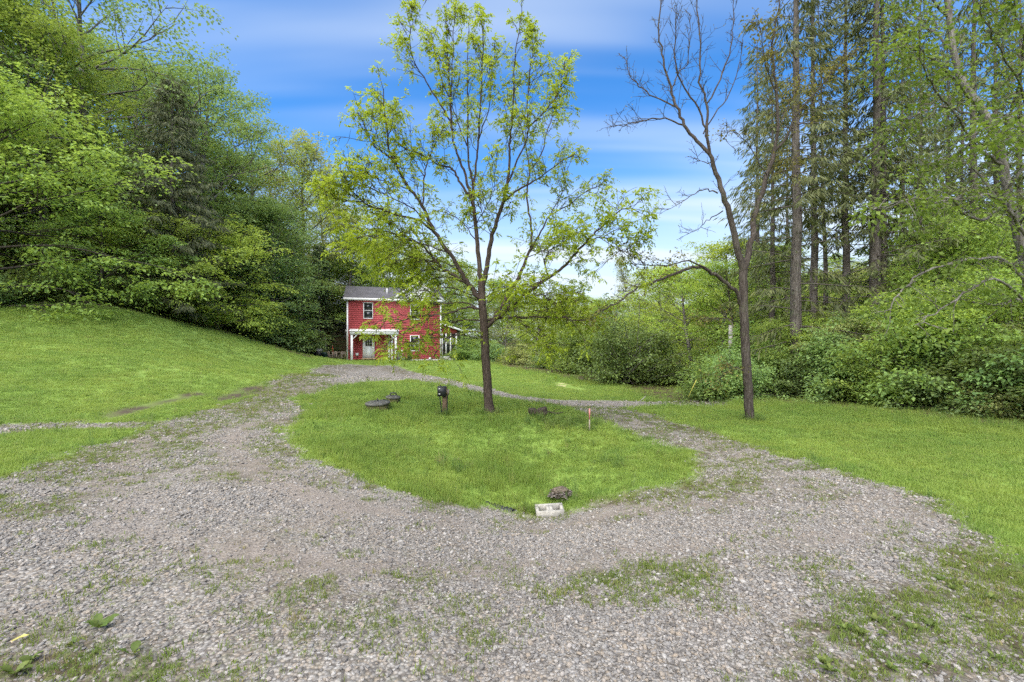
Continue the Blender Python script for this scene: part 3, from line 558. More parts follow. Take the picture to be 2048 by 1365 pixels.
for i, (px, d, k, lf, H, w, lab) in enumerate([
    (1425, 16.6, 'bush3', 'mid', 1.5, 1.0, 'low dark bush with pale flowers at the end of the far track'), (1470, 16.4, 'bush1', 'brush', 1.9, 0.9, 'bush just behind the foot of the half-bare tree'),
    (1545, 17.4, 'bush2', 'mid', 2.1, 0.9, 'bush between the half-bare tree and the thickest spruce'), (1612, 16.4, 'bush1', 'cool', 1.7, 1.1, 'low bush at the feet of the first two spruces'),
    (1676, 15.4, 'bush2', 'brush', 2.7, 0.9, 'tall bush in front of the mossy spruce'), (1742, 14.3, 'bush1', 'maple', 1.9, 1.0, 'lighter green low bush in front of the double spruce'),
    (1815, 14.0, 'bush2', 'mid', 3.2, 0.95, 'tallest bush in the middle of the brush line'), (1880, 12.9, 'bush3', 'cool', 1.5, 1.2, 'low bush reaching out over the mown grass'),
    (1945, 12.9, 'bush2', 'brush', 2.5, 0.9, 'bush below the leaning leafy tree'), (2025, 11.9, 'bush1', 'deep', 2.2, 1.1, 'dark bush cut by the picture edge'), (2120, 11.2, 'bush2', 'brush', 2.8, 1.0, 'bush past the picture edge, only its tips in view'),
    (1780, 13.5, 'bush3', 'maple', 0.9, 1.3, 'small pale bush at the very foot of the brush line'), (1985, 11.8, 'bush3', 'pale', 0.9, 1.3, 'small pale bush in front of the dark bush at the picture edge')]):
    tree('brush_bush', k, px, d, lab, 'shrub', lf, 'dark', H=H, wide=w, group='brush along the right grass edge')
for i, (px, d, k, lf, H) in enumerate([(1500, 19.0, 'bush2', 'mid', 3.2), (1560, 18.4, 'layered2', 'maple', 2.9), (1640, 17.8, 'layered2', 'spring', 3.0), (1705, 15.8, 'layered2', 'pale', 2.6), (1770, 15.6, 'layered2', 'cool', 3.0), (1840, 14.9, 'layered2', 'spring', 3.2), (1910, 14.2, 'layered2', 'spring', 3.6), (1985, 13.6, 'layered2', 'maple', 3.8), (2070, 13.0, 'layered2', 'pale', 3.2)]):
    tree('sapling_bush', k, px, d, '%s light green sapling between brush and spruces, counted from the half-bare tree' % ORD[i], 'shrub', lf, 'dark', H=H, group='saplings behind the brush')
for i, (px, d, k, lf, H, w) in enumerate(sorted([(1790, 21.0, 'layered2', 'spring', 5.2, 0.8), (1870, 17.6, 'layered2', 'maple', 6.4, 0.8), (1660, 24.5, 'layered2', 'spring', 4.6, 0.9), (1960, 17.0, 'layered2', 'maple', 6.2, 0.8), (1570, 27, 'mid1', 'maple', 8, 1.0), (1480, 26, 'mid1', 'maple', 7, 1.0)])):
    tree('understorey_tree', k, px, d, '%s light green understorey tree under the spruces, counted from the half-bare tree' % ORD[i], 'tree', lf, 'dark', H=H, wide=w, group='understorey trees on the right')
_r = rs(77)
for i in range(46):
    px = 1420 + 900 * (i % 23) / 23 + _r.uniform(-25, 25); d = (46 if i < 23 else 74) + _r.uniform(-8, 12)
    tree('hillside_tree', ('tall1', 'mid1', 'tall2')[i % 3], px, d, 'leafy tree on the far hillside, glimpsed between the spruce trunks', 'tree', ('maple', 'spring', 'pale', 'maple', 'mid')[i % 5], 'grey', H=_r.uniform(8, 12), wide=1.25, group='hillside trees behind the spruces')
print('woods done')

# ------------------------------------------------------------------ the three trees whose limbs can be followed one by one
def smooth(pts, n=4):
    pts = np.asarray(pts, float); out = []
    q = np.vstack([2 * pts[0] - pts[1], pts, 2 * pts[-1] - pts[-2]])
    for i in range(1, len(q) - 2):
        for t in np.arange(n) / n:
            out.append(0.5 * ((2 * q[i]) + (-q[i - 1] + q[i + 1]) * t + (2 * q[i - 1] - 5 * q[i] + 4 * q[i + 1] - q[i + 2]) * t * t + (-q[i - 1] + 3 * q[i] - 3 * q[i + 1] + q[i + 2]) * t ** 3))
    out.append(pts[-1]); return np.array(out)
def limb(D, d0, d1, pts, o, r, wob=0.012):
    """limb through photo pixels whose depth runs from D+d0 at the start to D+d1 at the tip"""
    pts = np.asarray(pts, float); s = np.concatenate([[0], np.cumsum(np.linalg.norm(np.diff(pts, axis=0), axis=1))]); s /= s[-1]
    w = np.array([P(x, y, D + d0 + (d1 - d0) * t) for (x, y), t in zip(pts, s)]) - o
    w = smooth(w, 4); w[1:-1] += r.normal(0, wob, w[1:-1].shape); return w
def compound(mb, r, p, d, n_leaf, length, leaflet, pairs=3, droop=0.7):
    """compound leaves hanging round a twig tip: leaflets in pairs on a drooping stalk"""
    for i in range(n_leaf):
        a = unit(d * 0.5 + r.normal(0, 0.8, 3) + np.array([0, 0, 0.15])); L = length * r.uniform(0.6, 1.25)
        t = np.linspace(0.35, 1.0, pairs + 1); st = p + a * (L * t)[:, None] - np.array([0, 0, 1.0]) * (L * droop * t ** 2)[:, None] * 0.8
        side = unit(np.cross(a, np.array([0, 0, 1.0])) + r.normal(0, 0.15, 3))
        pos = np.concatenate([st[:-1], st[:-1], st[-1:]]); fw = a + np.array([0, 0, -droop])
        dr = np.concatenate([np.repeat((side + fw * 0.7)[None], pairs, 0), np.repeat((-side + fw * 0.7)[None], pairs, 0), fw[None] * 1.4])
        leaves(mb, r, pos, dr * 1.6, leaflet, leaflet * 0.42, 0.45, 0.35)
def twigs(wood, r, b, t0, n, L, r0, rise, sub=2, spread=0.9):
    """twigs off a limb; returns their tips and directions"""
    tips = []
    for i in range(n):
        t = t0 + (1 - t0) * (i + r.rand()) / n; p, d = along(b, min(t, 0.999))
        d2 = unit(d * 0.8 + r.normal(0, spread, 3) * np.array([0.8, 1.0, 0.6]) + np.array([0, 0, rise])); l = L * r.uniform(0.45, 1.15) * (1.15 - 0.5 * t)
        q = poly(r, p, d2, l, 4, (0, 0, rise * 0.4), 0.12); wood.tube(q, np.linspace(r0, 0.003, 5), 4); tips.append((q[-1], unit(q[-1] - q[-2])))
        for k in range(sub):
            p3, d3 = along(q, r.uniform(0.2, 0.95)); d4 = unit(d3 + r.normal(0, 0.7, 3)); e = p3 + d4 * l * r.uniform(0.18, 0.5)
            wood.tube(np.array([p3, (p3 + e) / 2 + r.normal(0, .012, 3), e]), (0.005, 0.004, 0.0025), 3); tips.append((e, d4))
    tips.append((b[-1], unit(b[-1] - b[-2]))); return tips
def walnut():
    r = rs(301); D = 11.6; o = P(978, 826, D); o[2] = hz1(o[0], o[1]); wood = MB(); lv = MB()
    T = limb(D, 0, 0, [(978, 832), (977, 800), (973, 740), (970, 690), (967, 640), (964, 600), (963, 560)], o, r, 0.004)
    tr = np.interp(np.linspace(0, 1, len(T)), [0, .06, .14, .6, 1], [0.205, 0.150, 0.112, 0.106, 0.090]); wood.tube(T, tr, 14)
    # (radius at the foot, at the tip, depth at the foot, at the tip, where leaves begin, number of twigs, pixels)
    B = [(.085, .055, 0, .1, .5, 4, [(963, 565), (960, 540), (955, 490), (951, 448), (946, 411), (942, 395)]),
         (.045, .014, .1, -.5, .3, 9, [(942, 400), (934, 388), (918, 363), (905, 340), (878, 329), (857, 318), (836, 308), (800, 292)]),
         (.050, .010, .1, .5, .45, 12, [(942, 398), (936, 374), (926, 340), (914, 306), (904, 259), (900, 199), (896, 140), (893, 60), (890, 20)]),
         (.028, .008, .3, .2, .3, 8, [(904, 262), (902, 199), (904, 149), (908, 67), (912, 10)]),
         (.028, .007, .3, -.4, .35, 11, [(903, 246), (872, 197), (847, 154), (824, 112), (819, 55), (826, 15)]),
         (.024, .006, .4, .9, .35, 8, [(899, 195), (881, 159), (872, 105), (862, 65)]),
         (.045, .010, .1, .9, .4, 9, [(945, 400), (947, 368), (939, 334), (935, 289), (935, 212), (936, 154), (935, 92), (940, 30)]),
         (.024, .007, .4, .6, .4, 5, [(934, 292), (916, 244), (901, 207), (880, 180)]),
         (.045, .010, .1, -.9, .35, 12, [(946, 400), (948, 368), (952, 326), (956, 281), (961, 204), (964, 149), (965, 107), (967, 40)]),
         (.022, .006, -.2, -.9, .4, 6, [(957, 281), (975, 225), (985, 160), (990, 90)]),
         (.095, .055, 0, -.2, .55, 5, [(964, 568), (969, 555), (977, 511), (985, 469), (995, 437), (1006, 405)]),
         (.052, .010, -.2, -.6, .35, 14, [(1005, 408), (1014, 369), (1019, 326), (1019, 290), (1023, 264), (1027, 185), (1032, 100), (1045, 25)]),
         (.040, .009, -.2, .6, .3, 10, [(1007, 404), (1038, 379), (1067, 363), (1090, 347), (1130, 318), (1150, 309)]),
         (.034, .008, -.3, -1.1, .35, 13, [(1014, 369), (1030, 332), (1051, 287), (1061, 253), (1088, 224), (1111, 195), (1135, 140)]),
         (.026, .007, -.5, -.5, .3, 8, [(1058, 260), (1055, 200), (1062, 130), (1075, 60)]),
         (.082, .045, 0, .9, .8, 3, [(966, 658), (985, 643), (1006, 606), (1038, 553), (1053, 516), (1064, 495)]),
         (.042, .010, .9, 1.6, .3, 12, [(1064, 495), (1063, 458), (1056, 416), (1055, 374), (1059, 345), (1053, 301), (1045, 264), (1036, 235), (1026, 185)]),
         (.026, .007, 1.4, 2.0, .3, 12, [(1059, 345), (1085, 303), (1093, 264), (1109, 224), (1114, 185), (1130, 120)]),
         (.036, .009, .9, 1.4, .35, 10, [(1064, 494), (1082, 463), (1101, 432), (1135, 411), (1175, 382), (1205, 368)]),
         (.020, .006, 1.2, 1.0, .3, 5, [(1101, 432), (1122, 390), (1132, 362)]),
         (.066, .010, 0, -1.3, .4, 15, [(966, 660), (1006, 627), (1060, 580), (1098, 556), (1125, 535), (1148, 511), (1169, 487), (1193, 463), (1219, 442), (1250, 416), (1278, 424)]),
         (.020, .006, -.9, -1.5, .2, 7, [(1172, 486), (1201, 474), (1225, 482), (1246, 503), (1262, 490)]),
         (.024, .007, -.5, -1.2, .2, 10, [(1098, 556), (1090, 520), (1110, 490), (1125, 470)]),
         (.040, .008, 0, .9, .25, 11, [(967, 648), (1007, 627), (1045, 611), (1082, 598), (1114, 598), (1145, 588)]),
         (.022, .006, .3, .3, .2, 7, [(1040, 612), (1072, 622), (1098, 624), (1130, 634)]),
         (.046, .009, 0, -.7, .25, 12, [(968, 655), (995, 639), (1032, 635), (1082, 635), (1130, 637), (1161, 643), (1195, 636)]),
         (.022, .006, -.1, -.7, .25, 8, [(1020, 636), (1054, 653), (1080, 671), (1099, 695)]),
         (.020, .006, .2, .8, .2, 7, [(1060, 600), (1085, 590), (1110, 612), (1135, 614)]),
         (.080, .012, 0, -1.2, .42, 16, [(964, 605), (939, 571), (926, 550), (897, 506), (868, 463), (857, 440), (844, 411), (820, 379), (802, 353), (791, 326), (779, 299), (774, 259), (769, 219), (767, 178)]),
         (.026, .007, -.9, -1.6, .2, 8, [(789, 322), (759, 301), (745, 286), (732, 261), (722, 235)]),
         (.030, .008, -.6, -.2, .3, 9, [(845, 412), (848, 358), (855, 326), (865, 295), (868, 255)]),
         (.018, .006, -.4, .2, .2, 8, [(848, 352), (826, 318), (800, 285), (780, 250), (760, 210)]),
         (.040, .009, -.4, -1.7, .3, 13, [(869, 464), (836, 442), (789, 429), (752, 416), (725, 403), (699, 376), (684, 355)]),
         (.020, .006, -1.2, -1.9, .2, 7, [(725, 404), (700, 402), (678, 400), (654, 384)]),
         (.056, .009, 0, .8, .3, 15, [(963, 598), (928, 564), (894, 543), (873, 524), (847, 495), (815, 479), (768, 463), (720, 457), (688, 447)]),
         (.022, .006, .4, .2, .2, 8, [(820, 480), (800, 462), (778, 448), (747, 427)]),
         (.030, .007, 0, 1.0, .2, 11, [(964, 622), (930, 606), (883, 608), (841, 608), (820, 598), (789, 574), (765, 543), (752, 516)]),
         (.020, .006, .5, 1.0, .2, 8, [(894, 545), (860, 540), (820, 545), (790, 530)]),
         (.018, .006, .4, .2, .2, 8, [(873, 525), (835, 520), (800, 505), (765, 495), (735, 490)]),
         (.040, .009, 0, -1.0, .25, 12, [(966, 618), (935, 615), (912, 622), (883, 628), (866, 631), (834, 632), (805, 641), (770, 638), (745, 650)]),
         (.022, .006, -.5, -.9, .2, 8, [(866, 631), (840, 647), (795, 673), (770, 690)]),
         (.030, .007, 0, .7, .25, 9, [(967, 642), (930, 640), (905, 647), (873, 665), (856, 675), (840, 690)]),
         (.030, .007, 0, -.9, .25, 10, [(969, 666), (940, 664), (920, 669), (893, 675), (854, 677), (815, 686)]),
         (.018, .006, -.3, -.6, .3, 5, [(905, 671), (885, 690), (870, 705)]),
         (.024, .006, 0, -1.9, .3, 7, [(965, 600), (930, 585), (895, 575), (850, 580), (815, 590)]), (.024, .006, 0, 1.9, .3, 7, [(965, 590), (920, 560), (880, 555), (840, 562)]), (.024, .006, 0, -1.7, .3, 7, [(966, 598), (1000, 580), (1030, 570), (1075, 575)]),
         (.024, .006, 0, 1.8, .3, 7, [(966, 605), (1000, 590), (1040, 585), (1085, 560)]), (.020, .006, 0, -1.5, .3, 6, [(966, 610), (985, 600), (1005, 585), (1020, 575)]), (.020, .006, 0, 1.4, .3, 6, [(966, 610), (940, 595), (915, 590), (890, 590)]),
         (.020, .006, .4, 1.6, .2, 7, [(926, 550), (890, 525), (850, 520), (810, 520)]), (.020, .006, -.4, -1.9, .2, 7, [(897, 506), (850, 490), (800, 470), (750, 470), (710, 480)]), (.022, .006, -.5, -2.0, .2, 8, [(868, 463), (830, 420), (780, 395), (740, 375), (705, 350)]),
         (.020, .006, .2, 1.5, .2, 7, [(955, 490), (930, 450), (900, 430), (870, 420)]), (.018, .006, .2, -1.2, .2, 7, [(951, 450), (970, 420), (985, 380), (990, 330)]), (.018, .006, -.3, 1.2, .2, 6, [(985, 470), (965, 430), (960, 380), (975, 330)]),
         (.018, .006, -.8, -1.5, .2, 7, [(820, 379), (790, 370), (750, 355), (720, 330)]), (.018, .006, .5, 1.5, .2, 6, [(1053, 516), (1090, 500), (1120, 480), (1150, 470)])]
    for r0, r1, d0, d1, t0, n, px in B:
        b = limb(D, d0, d1, px, o, r); wood.tube(b, np.linspace(r0, r1, len(b)) * 0.78, 8 if r0 > .05 else 6)
        ymean = np.mean([p[1] for p in px]); low = ymean > 480; house_side = ymean > 585 and px[-1][0] < 900
        tips = twigs(wood, r, b, t0, int(n * (1.0 if house_side else 2.2 if (low and px[-1][0] < 900) else 1.6 if low else 1.6)), 1.05 if low else 0.85, 0.008, 0.10 if low else 0.32, 3 if house_side else 5, 0.8)
        for p, d in tips:
            if r.rand() < (0.10 if low else 0.12): continue
            compound(lv, r, p, d, r.randint(2, 4) if low else r.randint(1, 4), 0.18, 0.083 if low else 0.080, 3, 0.5)
    e = empty('walnut_tree', o)
    wood.build('trunk', BARK['walnut'], e, True)
    c = lv.build('crown', LEAF['walnut'], e); c['kind'] = 'stuff'
    tag(e, 'young walnut tree with thin yellow-green leaves standing alone on the grass island', 'tree'); return e
def bare_tree():
    r = rs(302); D = 11.5; o = P(1500, 842, D); o[2] = hz1(o[0], o[1]); wood = MB(); lv = MB()
    T = limb(D, 0, 0, [(1501, 850), (1500, 838), (1498, 800), (1496, 762), (1490, 687), (1488, 612), (1486, 556), (1488, 536)], o, r, 0.006)
    wood.tube(T, np.interp(np.linspace(0, 1, len(T)), [0, .05, .14, 1], [0.210, 0.148, 0.112, 0.098]), 14)
    Z = lambda l: [(1200 + x / 2.275, y / 2.275) for x, y in l]
    B = [(.095, .050, 0, -.3, .5, 7, [(1488, 545), (1477, 505), (1459, 431), (1442, 374), (1424, 316)], 0),
         (.048, .010, -.3, .3, .3, 18, Z([(510, 720), (440, 640), (380, 570), (350, 490), (320, 400), (290, 270), (270, 160), (275, 0), (272, -60)]), 0),
         (.022, .006, -.1, -.7, .2, 12, Z([(380, 570), (300, 540), (180, 550), (90, 572), (45, 580)]), 0),
         (.022, .006, 0, .6, .2, 13, Z([(350, 490), (250, 440), (180, 390), (140, 340), (110, 260)]), 0),
         (.030, .008, -.3, -.9, .3, 14, Z([(505, 710), (480, 590), (430, 470), (350, 330), (345, 150), (350, 40)]), 0),
         (.038, .009, -.3, .2, .3, 15, Z([(500, 700), (485, 590), (490, 480), (455, 370), (455, 200), (440, 0), (445, -60)]), 0),
         (.022, .006, -.1, .7, .2, 12, Z([(488, 470), (560, 330), (600, 180), (605, 30), (610, -40)]), 0),
         (.018, .006, .1, .5, .2, 10, Z([(325, 400), (360, 330), (400, 280), (405, 160), (410, 60)]), 0),
         (.018, .006, -.2, .2, .3, 8, Z([(470, 610), (540, 500), (600, 400), (640, 280), (650, 190)]), 0),
         (.020, .005, -.2, -.8, .5, 6, Z([(535, 880), (500, 865), (450, 870), (370, 920), (270, 978)]), 0),
         (.016, .004, -.1, .4, .5, 5, Z([(560, 960), (500, 1000), (450, 1040), (400, 1065)]), 0),
         (.014, .004, -.2, .2, .5, 4, Z([(505, 740), (460, 735), (430, 700)]), 0),
         (.085, .050, 0, .5, .4, 8, Z([(655, 1240), (690, 1080), (710, 960), (750, 830), (790, 700)]), .3),
         (.044, .012, .5, .2, .2, 18, Z([(790, 700), (810, 560), (800, 400), (790, 280), (780, 200), (810, 40), (815, -40)]), .5),
         (.036, .008, .5, 1.2, .2, 18, Z([(790, 700), (850, 620), (900, 520), (1000, 400), (1100, 290), (1180, 220)]), .6),
         (.016, .005, .3, 1.0, .2, 10, Z([(805, 600), (840, 520), (880, 430), (930, 340)]), .6),
         (.016, .005, .3, -.5, .2, 9, Z([(800, 420), (760, 330), (740, 200), (720, 100)]), .5),
         (.016, .005, .3, -.4, .2, 9, Z([(760, 800), (700, 700), (660, 640), (600, 600), (545, 640)]), .2),
         (.016, .005, .4, .9, .2, 8, Z([(735, 870), (790, 800), (850, 780), (900, 720)]), .5),
         (.055, .012, 0, -1.0, .35, 16, [(1486, 622), (1471, 582), (1437, 556), (1411, 537), (1377, 537), (1347, 549), (1302, 567), (1275, 576), (1240, 602), (1215, 616), (1192, 625)], .35),
         (.022, .005, -.4, -1.3, .3, 12, [(1411, 535), (1374, 522), (1344, 530), (1302, 532), (1280, 522), (1256, 506), (1240, 500)], .3),
         (.014, .004, -.3, -.1, .3, 6, [(1437, 757), (1455, 742), (1480, 738), (1494, 752)][::-1], .6),
         (.016, .004, -.2, .3, .3, 6, [(1468, 655), (1455, 640), (1430, 640), (1405, 650)], .5)]
    for r0, r1, d0, d1, t0, n, px, lf in B:
        b = limb(D, d0, d1, px, o, r, 0.016); wood.tube(b, np.linspace(r0, r1, len(b)) * 0.95, 8 if r0 > .05 else 6)
        for p, d in twigs(wood, r, b, t0, int(n * 1.5), 0.62, 0.007, 0.30, 4, 0.75):
            if r.rand() < lf: spray(r, lv, p, d, 7, 0.09, 0.075, 0.6, 0.4)
            elif r.rand() < 0.35: leaves(lv, r, np.repeat(p[None], 2, 0), np.repeat(d[None], 2, 0), 0.035, 0.018)
    e = empty('bare_topped_tree', o)
    wood.build('trunk', BARK['bare'], e, True); c = lv.build('crown', LEAF['bud'], e); c['kind'] = 'stuff'
    tag(e, 'half-bare forked tree with leafless upper twigs on the grass before the brush', 'tree'); return e
def leaning_tree():
    r = rs(303); D = 10.2; fx, fd = 2105, 10.2; o = np.array(base(fx, fd)); wood = MB(); lv = MB()
    T = limb(D, 0, .4, [(2105, 850), (2098, 760), (2075, 620), (2050, 520), (2035, 462), (2018, 396), (2009, 343), (1991, 273), (1956, 207), (1925, 163), (1905, 90), (1895, 0), (1890, -90)], o, r, 0.01)
    wood.tube(T, np.linspace(.115, .05, len(T)), 10)
    B = [(.045, .008, 0, -1.4, .2, 22, [(2050, 520), (2048, 470), (2000, 400), (1950, 392), (1890, 405), (1830, 415), (1780, 430)]),
         (.045, .008, 0, -2.0, .2, 24, [(2075, 620), (2048, 564), (2011, 522), (1955, 519), (1899, 526), (1842, 549), (1800, 590), (1767, 627)]),
         (.035, .008, .1, -2.2, .15, 24, [(2020, 400), (1960, 440), (1900, 400), (1860, 395), (1800, 405), (1745, 420)]),
         (.035, .008, .2, -1.5, .15, 26, [(2005, 330), (1960, 300), (1905, 220), (1870, 180), (1842, 120), (1838, 60)]),
         (.035, .008, .2, 1.2, .15, 26, [(1991, 273), (1940, 230), (1880, 215), (1830, 230), (1790, 270), (1760, 300)]),
         (.032, .008, .3, -1.0, .15, 26, [(1956, 207), (1900, 150), (1850, 110), (1800, 95), (1765, 110)]),
         (.032, .008, .3, 1.4, .15, 24, [(1925, 163), (1900, 100), (1840, 40), (1790, 10), (1760, -30)]),
         (.032, .008, .1, -2.4, .15, 26, [(2015, 380), (2060, 300), (2048, 200), (2010, 120), (1980, 60), (1950, 0)]),
         (.032, .008, .1, -3.0, .15, 26, [(2035, 462), (2080, 380), (2070, 280), (2040, 240), (2000, 230)]),
         (.032, .008, .1, 1.0, .15, 22, [(2040, 480), (2020, 440), (1960, 350), (1900, 320), (1850, 330)]),
         (.032, .008, .0, -2.6, .15, 26, [(2090, 700), (2060, 620), (2000, 560), (1940, 580), (1880, 620), (1830, 650)]),
         (.030, .008, .2, -2.8, .15, 24, [(2000, 300), (2030, 200), (2048, 100), (2030, 20), (2000, -60)]),
         (.030, .008, .0, .8, .15, 22, [(2080, 640), (2040, 600), (1990, 610), (1930, 600), (1860, 570)]),
         (.030, .008, .4, -.6, .15, 22, [(1900, 40), (1860, -10), (1830, -60), (1800, -80)])]
    for r0, r1, d0, d1, t0, n, px in B:
        b = limb(D, d0, d1, px, o, r, 0.02); wood.tube(b, np.linspace(r0, r1, len(b)), 6)
        for p, d in twigs(wood, r, b, t0, n, 0.75, 0.009, 0.0, 2, 0.9):
            spray(r, lv, p, d, 8, 0.15, 0.095, 0.5, 0.55)
    e = empty('leaning_leafy_tree', o)
    wood.build('trunk', BARK['grey'], e, True); c = lv.build('crown', LEAF['near'], e); c['kind'] = 'stuff'
    tag(e, 'leaning leafy tree with long arching boughs reaching in over the brush', 'tree'); return e
BARK['walnut'] = mat_bark('bark_walnut', (0.058, 0.043, 0.034), (0.120, 0.092, 0.074), 1.6); BARK['bare'] = mat_bark('bark_bare_tree', (0.060, 0.048, 0.040), (0.135, 0.115, 0.098), 1.5, 0.2)
LEAF['near'] = mat_leaf('leaf_near', (0.135, 0.220, 0.044), 0.5)
walnut(); bare_tree(); leaning_tree()
print('traced trees done')

# ------------------------------------------------------------------ gravel stones and grass (uncountable)
protos = bpy.data.collections.new('scatter_pieces')          # not linked to the scene: only read by the scatter nodes
def scatter(name, xyz, rot, scl, pick, items, kind_label):
    """one object: an instance of items[pick] on every point"""
    me = bpy.data.meshes.new(name); me.vertices.add(len(xyz)); me.vertices.foreach_set('co', xyz.astype(np.float32).ravel())
    a = me.attributes.new('rot', 'FLOAT_VECTOR', 'POINT'); a.data.foreach_set('vector', rot.astype(np.float32).ravel())
    a = me.attributes.new('scl', 'FLOAT_VECTOR', 'POINT'); a.data.foreach_set('vector', scl.astype(np.float32).ravel())
    a = me.attributes.new('pick', 'INT', 'POINT'); a.data.foreach_set('value', pick.astype(np.int32))
    col = bpy.data.collections.new(name + '_pieces')
    for i, m in enumerate(items):
        o = bpy.data.objects.new('%s_piece_%02d' % (name, i), m); col.objects.link(o)
    ng = bpy.data.node_groups.new(name + '_nodes', 'GeometryNodeTree')
    ng.interface.new_socket('Geometry', in_out='INPUT', socket_type='NodeSocketGeometry'); ng.interface.new_socket('Geometry', in_out='OUTPUT', socket_type='NodeSocketGeometry')
    N = ng.nodes; L = ng.links; gi = N.new('NodeGroupInput'); go = N.new('NodeGroupOutput')
    ci = N.new('GeometryNodeCollectionInfo'); ci.inputs['Collection'].default_value = col; ci.inputs['Separate Children'].default_value = True; ci.inputs['Reset Children'].default_value = True
    ip = N.new('GeometryNodeInstanceOnPoints'); ip.inputs['Pick Instance'].default_value = True
    def na(n, t):
        k = N.new('GeometryNodeInputNamedAttribute'); k.data_type = t; k.inputs['Name'].default_value = n; return next(o for o in k.outputs if o.enabled)
    e2r = N.new('FunctionNodeEulerToRotation'); L.new(na('rot', 'FLOAT_VECTOR'), e2r.inputs[0])
    L.new(gi.outputs[0], ip.inputs['Points']); L.new(ci.outputs[0], ip.inputs['Instance']); L.new(na('pick', 'INT'), ip.inputs['Instance Index'])
    L.new(e2r.outputs[0], ip.inputs['Rotation']); L.new(na('scl', 'FLOAT_VECTOR'), ip.inputs['Scale']); L.new(ip.outputs[0], go.inputs[0])
    o = place(name, me); md = o.modifiers.new('scatter', 'NODES'); md.node_group = ng
    return tag(o, kind_label[0], kind_label[1], kind='stuff')
def mat_stone():
    b = NB('gravel_stone'); rnd = b.n('ObjectInfo').outputs['Random']
    c = b.ramp(rnd, [(0, (0.11, 0.102, 0.094)), (0.2, (0.203, 0.192, 0.177)), (0.42, (0.282, 0.266, 0.243)), (0.6, (0.255, 0.247, 0.236)), (0.75, (0.315, 0.262, 0.200)), (0.86, (0.342, 0.306, 0.268)), (1.0, (0.43, 0.413, 0.382))])
    n = b.noise(9, 4, 0.7, b.obj()); c = b.mix(b.mr(n, 0.35, 0.7, 0, 0.5), c, (0.17, 0.145, 0.12))
    return b.done(b.bsdf(c, 0.85, 0.2, b.bump(n, 0.5, 0.05)))
ICO_V = []
def ico():
    g = (1 + 5 ** .5) / 2; v = np.array([(-1, g, 0), (1, g, 0), (-1, -g, 0), (1, -g, 0), (0, -1, g), (0, 1, g), (0, -1, -g), (0, 1, -g), (g, 0, -1), (g, 0, 1), (-g, 0, -1), (-g, 0, 1)], float)
    f = [(0, 11, 5), (0, 5, 1), (0, 1, 7), (0, 7, 10), (0, 10, 11), (1, 5, 9), (5, 11, 4), (11, 10, 2), (10, 7, 6), (7, 1, 8), (3, 9, 4), (3, 4, 2), (3, 2, 6), (3, 6, 8), (3, 8, 9), (4, 9, 5), (2, 4, 11), (6, 2, 10), (8, 6, 7), (9, 8, 1)]
    return unit(v), f
def stones():
    r = rs(9); iv, f = ico(); items = []; m = mat_stone()
    for i in range(10):
        v = unit(iv + r.normal(0, 0.12, iv.shape)) * r.uniform(0.75, 1.2, (12, 1)) * np.array([1.0, r.uniform(0.55, 0.95), r.uniform(0.28, 0.52)])
        mb = MB(); mb.add(v, None, f); me = mb.mesh('stone'); me.materials.append(m); items.append(me)
    X = []; S = []
    for d0, d1, rho, sz in [(0.9, 3.2, 3300, .0108), (3.2, 5.0, 2350, .0121), (5.0, 7.5, 1500, .0138), (7.5, 11.5, 620, .0172), (11.5, 20, 110, .028), (20, 32, 30, .036)]:
        w = 1.22 * d1 + 2.2; n = int(rho * 2 * w * (d1 - d0)); x = r.uniform(-w, w, n); y = r.uniform(d0, d1, n)
        k = np.abs(x) < 1.22 * y + 2.2; x, y = x[k], y[k]
        g, wd, _ = fields(x, y); clump = fbm(x + 9, y, 0.5)
        keep = r.rand(len(x)) < np.clip((g - 0.12) * 1.8, 0, 1) * (1 - 0.80 * wd) * (1 - 0.55 * wheel(x, y)) * (0.45 + 0.55 * (clump > 0.42)) * (1 - 0.75 * np.clip((fbm(x - 20, y + 11, 2.6) - 0.55) * 6, 0, 1)) + 0.012 * (g > 0.02)
        X.append(np.stack([x[keep], y[keep]], 1)); S.append(sz * np.exp(np.clip(r.normal(-0.05, 0.42, keep.sum()), -1, 0.75)))
    X = np.concatenate(X); S = np.concatenate(S); z = hz(X[:, 0], X[:, 1]); g, wd, _ = fields(X[:, 0], X[:, 1]); dd = np.hypot(X[:, 0], X[:, 1])
    z += np.clip(1.4 - dd / 12, 0, 1) * ((fbm(X[:, 0], X[:, 1], 0.5) - 0.5) * 0.05 + (fbm(X[:, 0] + 5, X[:, 1], 0.16) - 0.5) * 0.018 * g) + (1 - g) * (fbm(X[:, 0], X[:, 1], 1.6) - 0.5) * 0.10
    n = len(X); rot = np.stack([r.normal(0, .3, n), r.normal(0, .3, n), r.uniform(0, 6.28, n)], 1)
    scatter('gravel', np.column_stack([X, z + S * 0.18]), rot, np.repeat(S[:, None], 3, 1), r.randint(0, 10, n), items, ('loose grey and tan gravel stones covering the driveway', 'gravel'))
    print('stones', n)
stones()
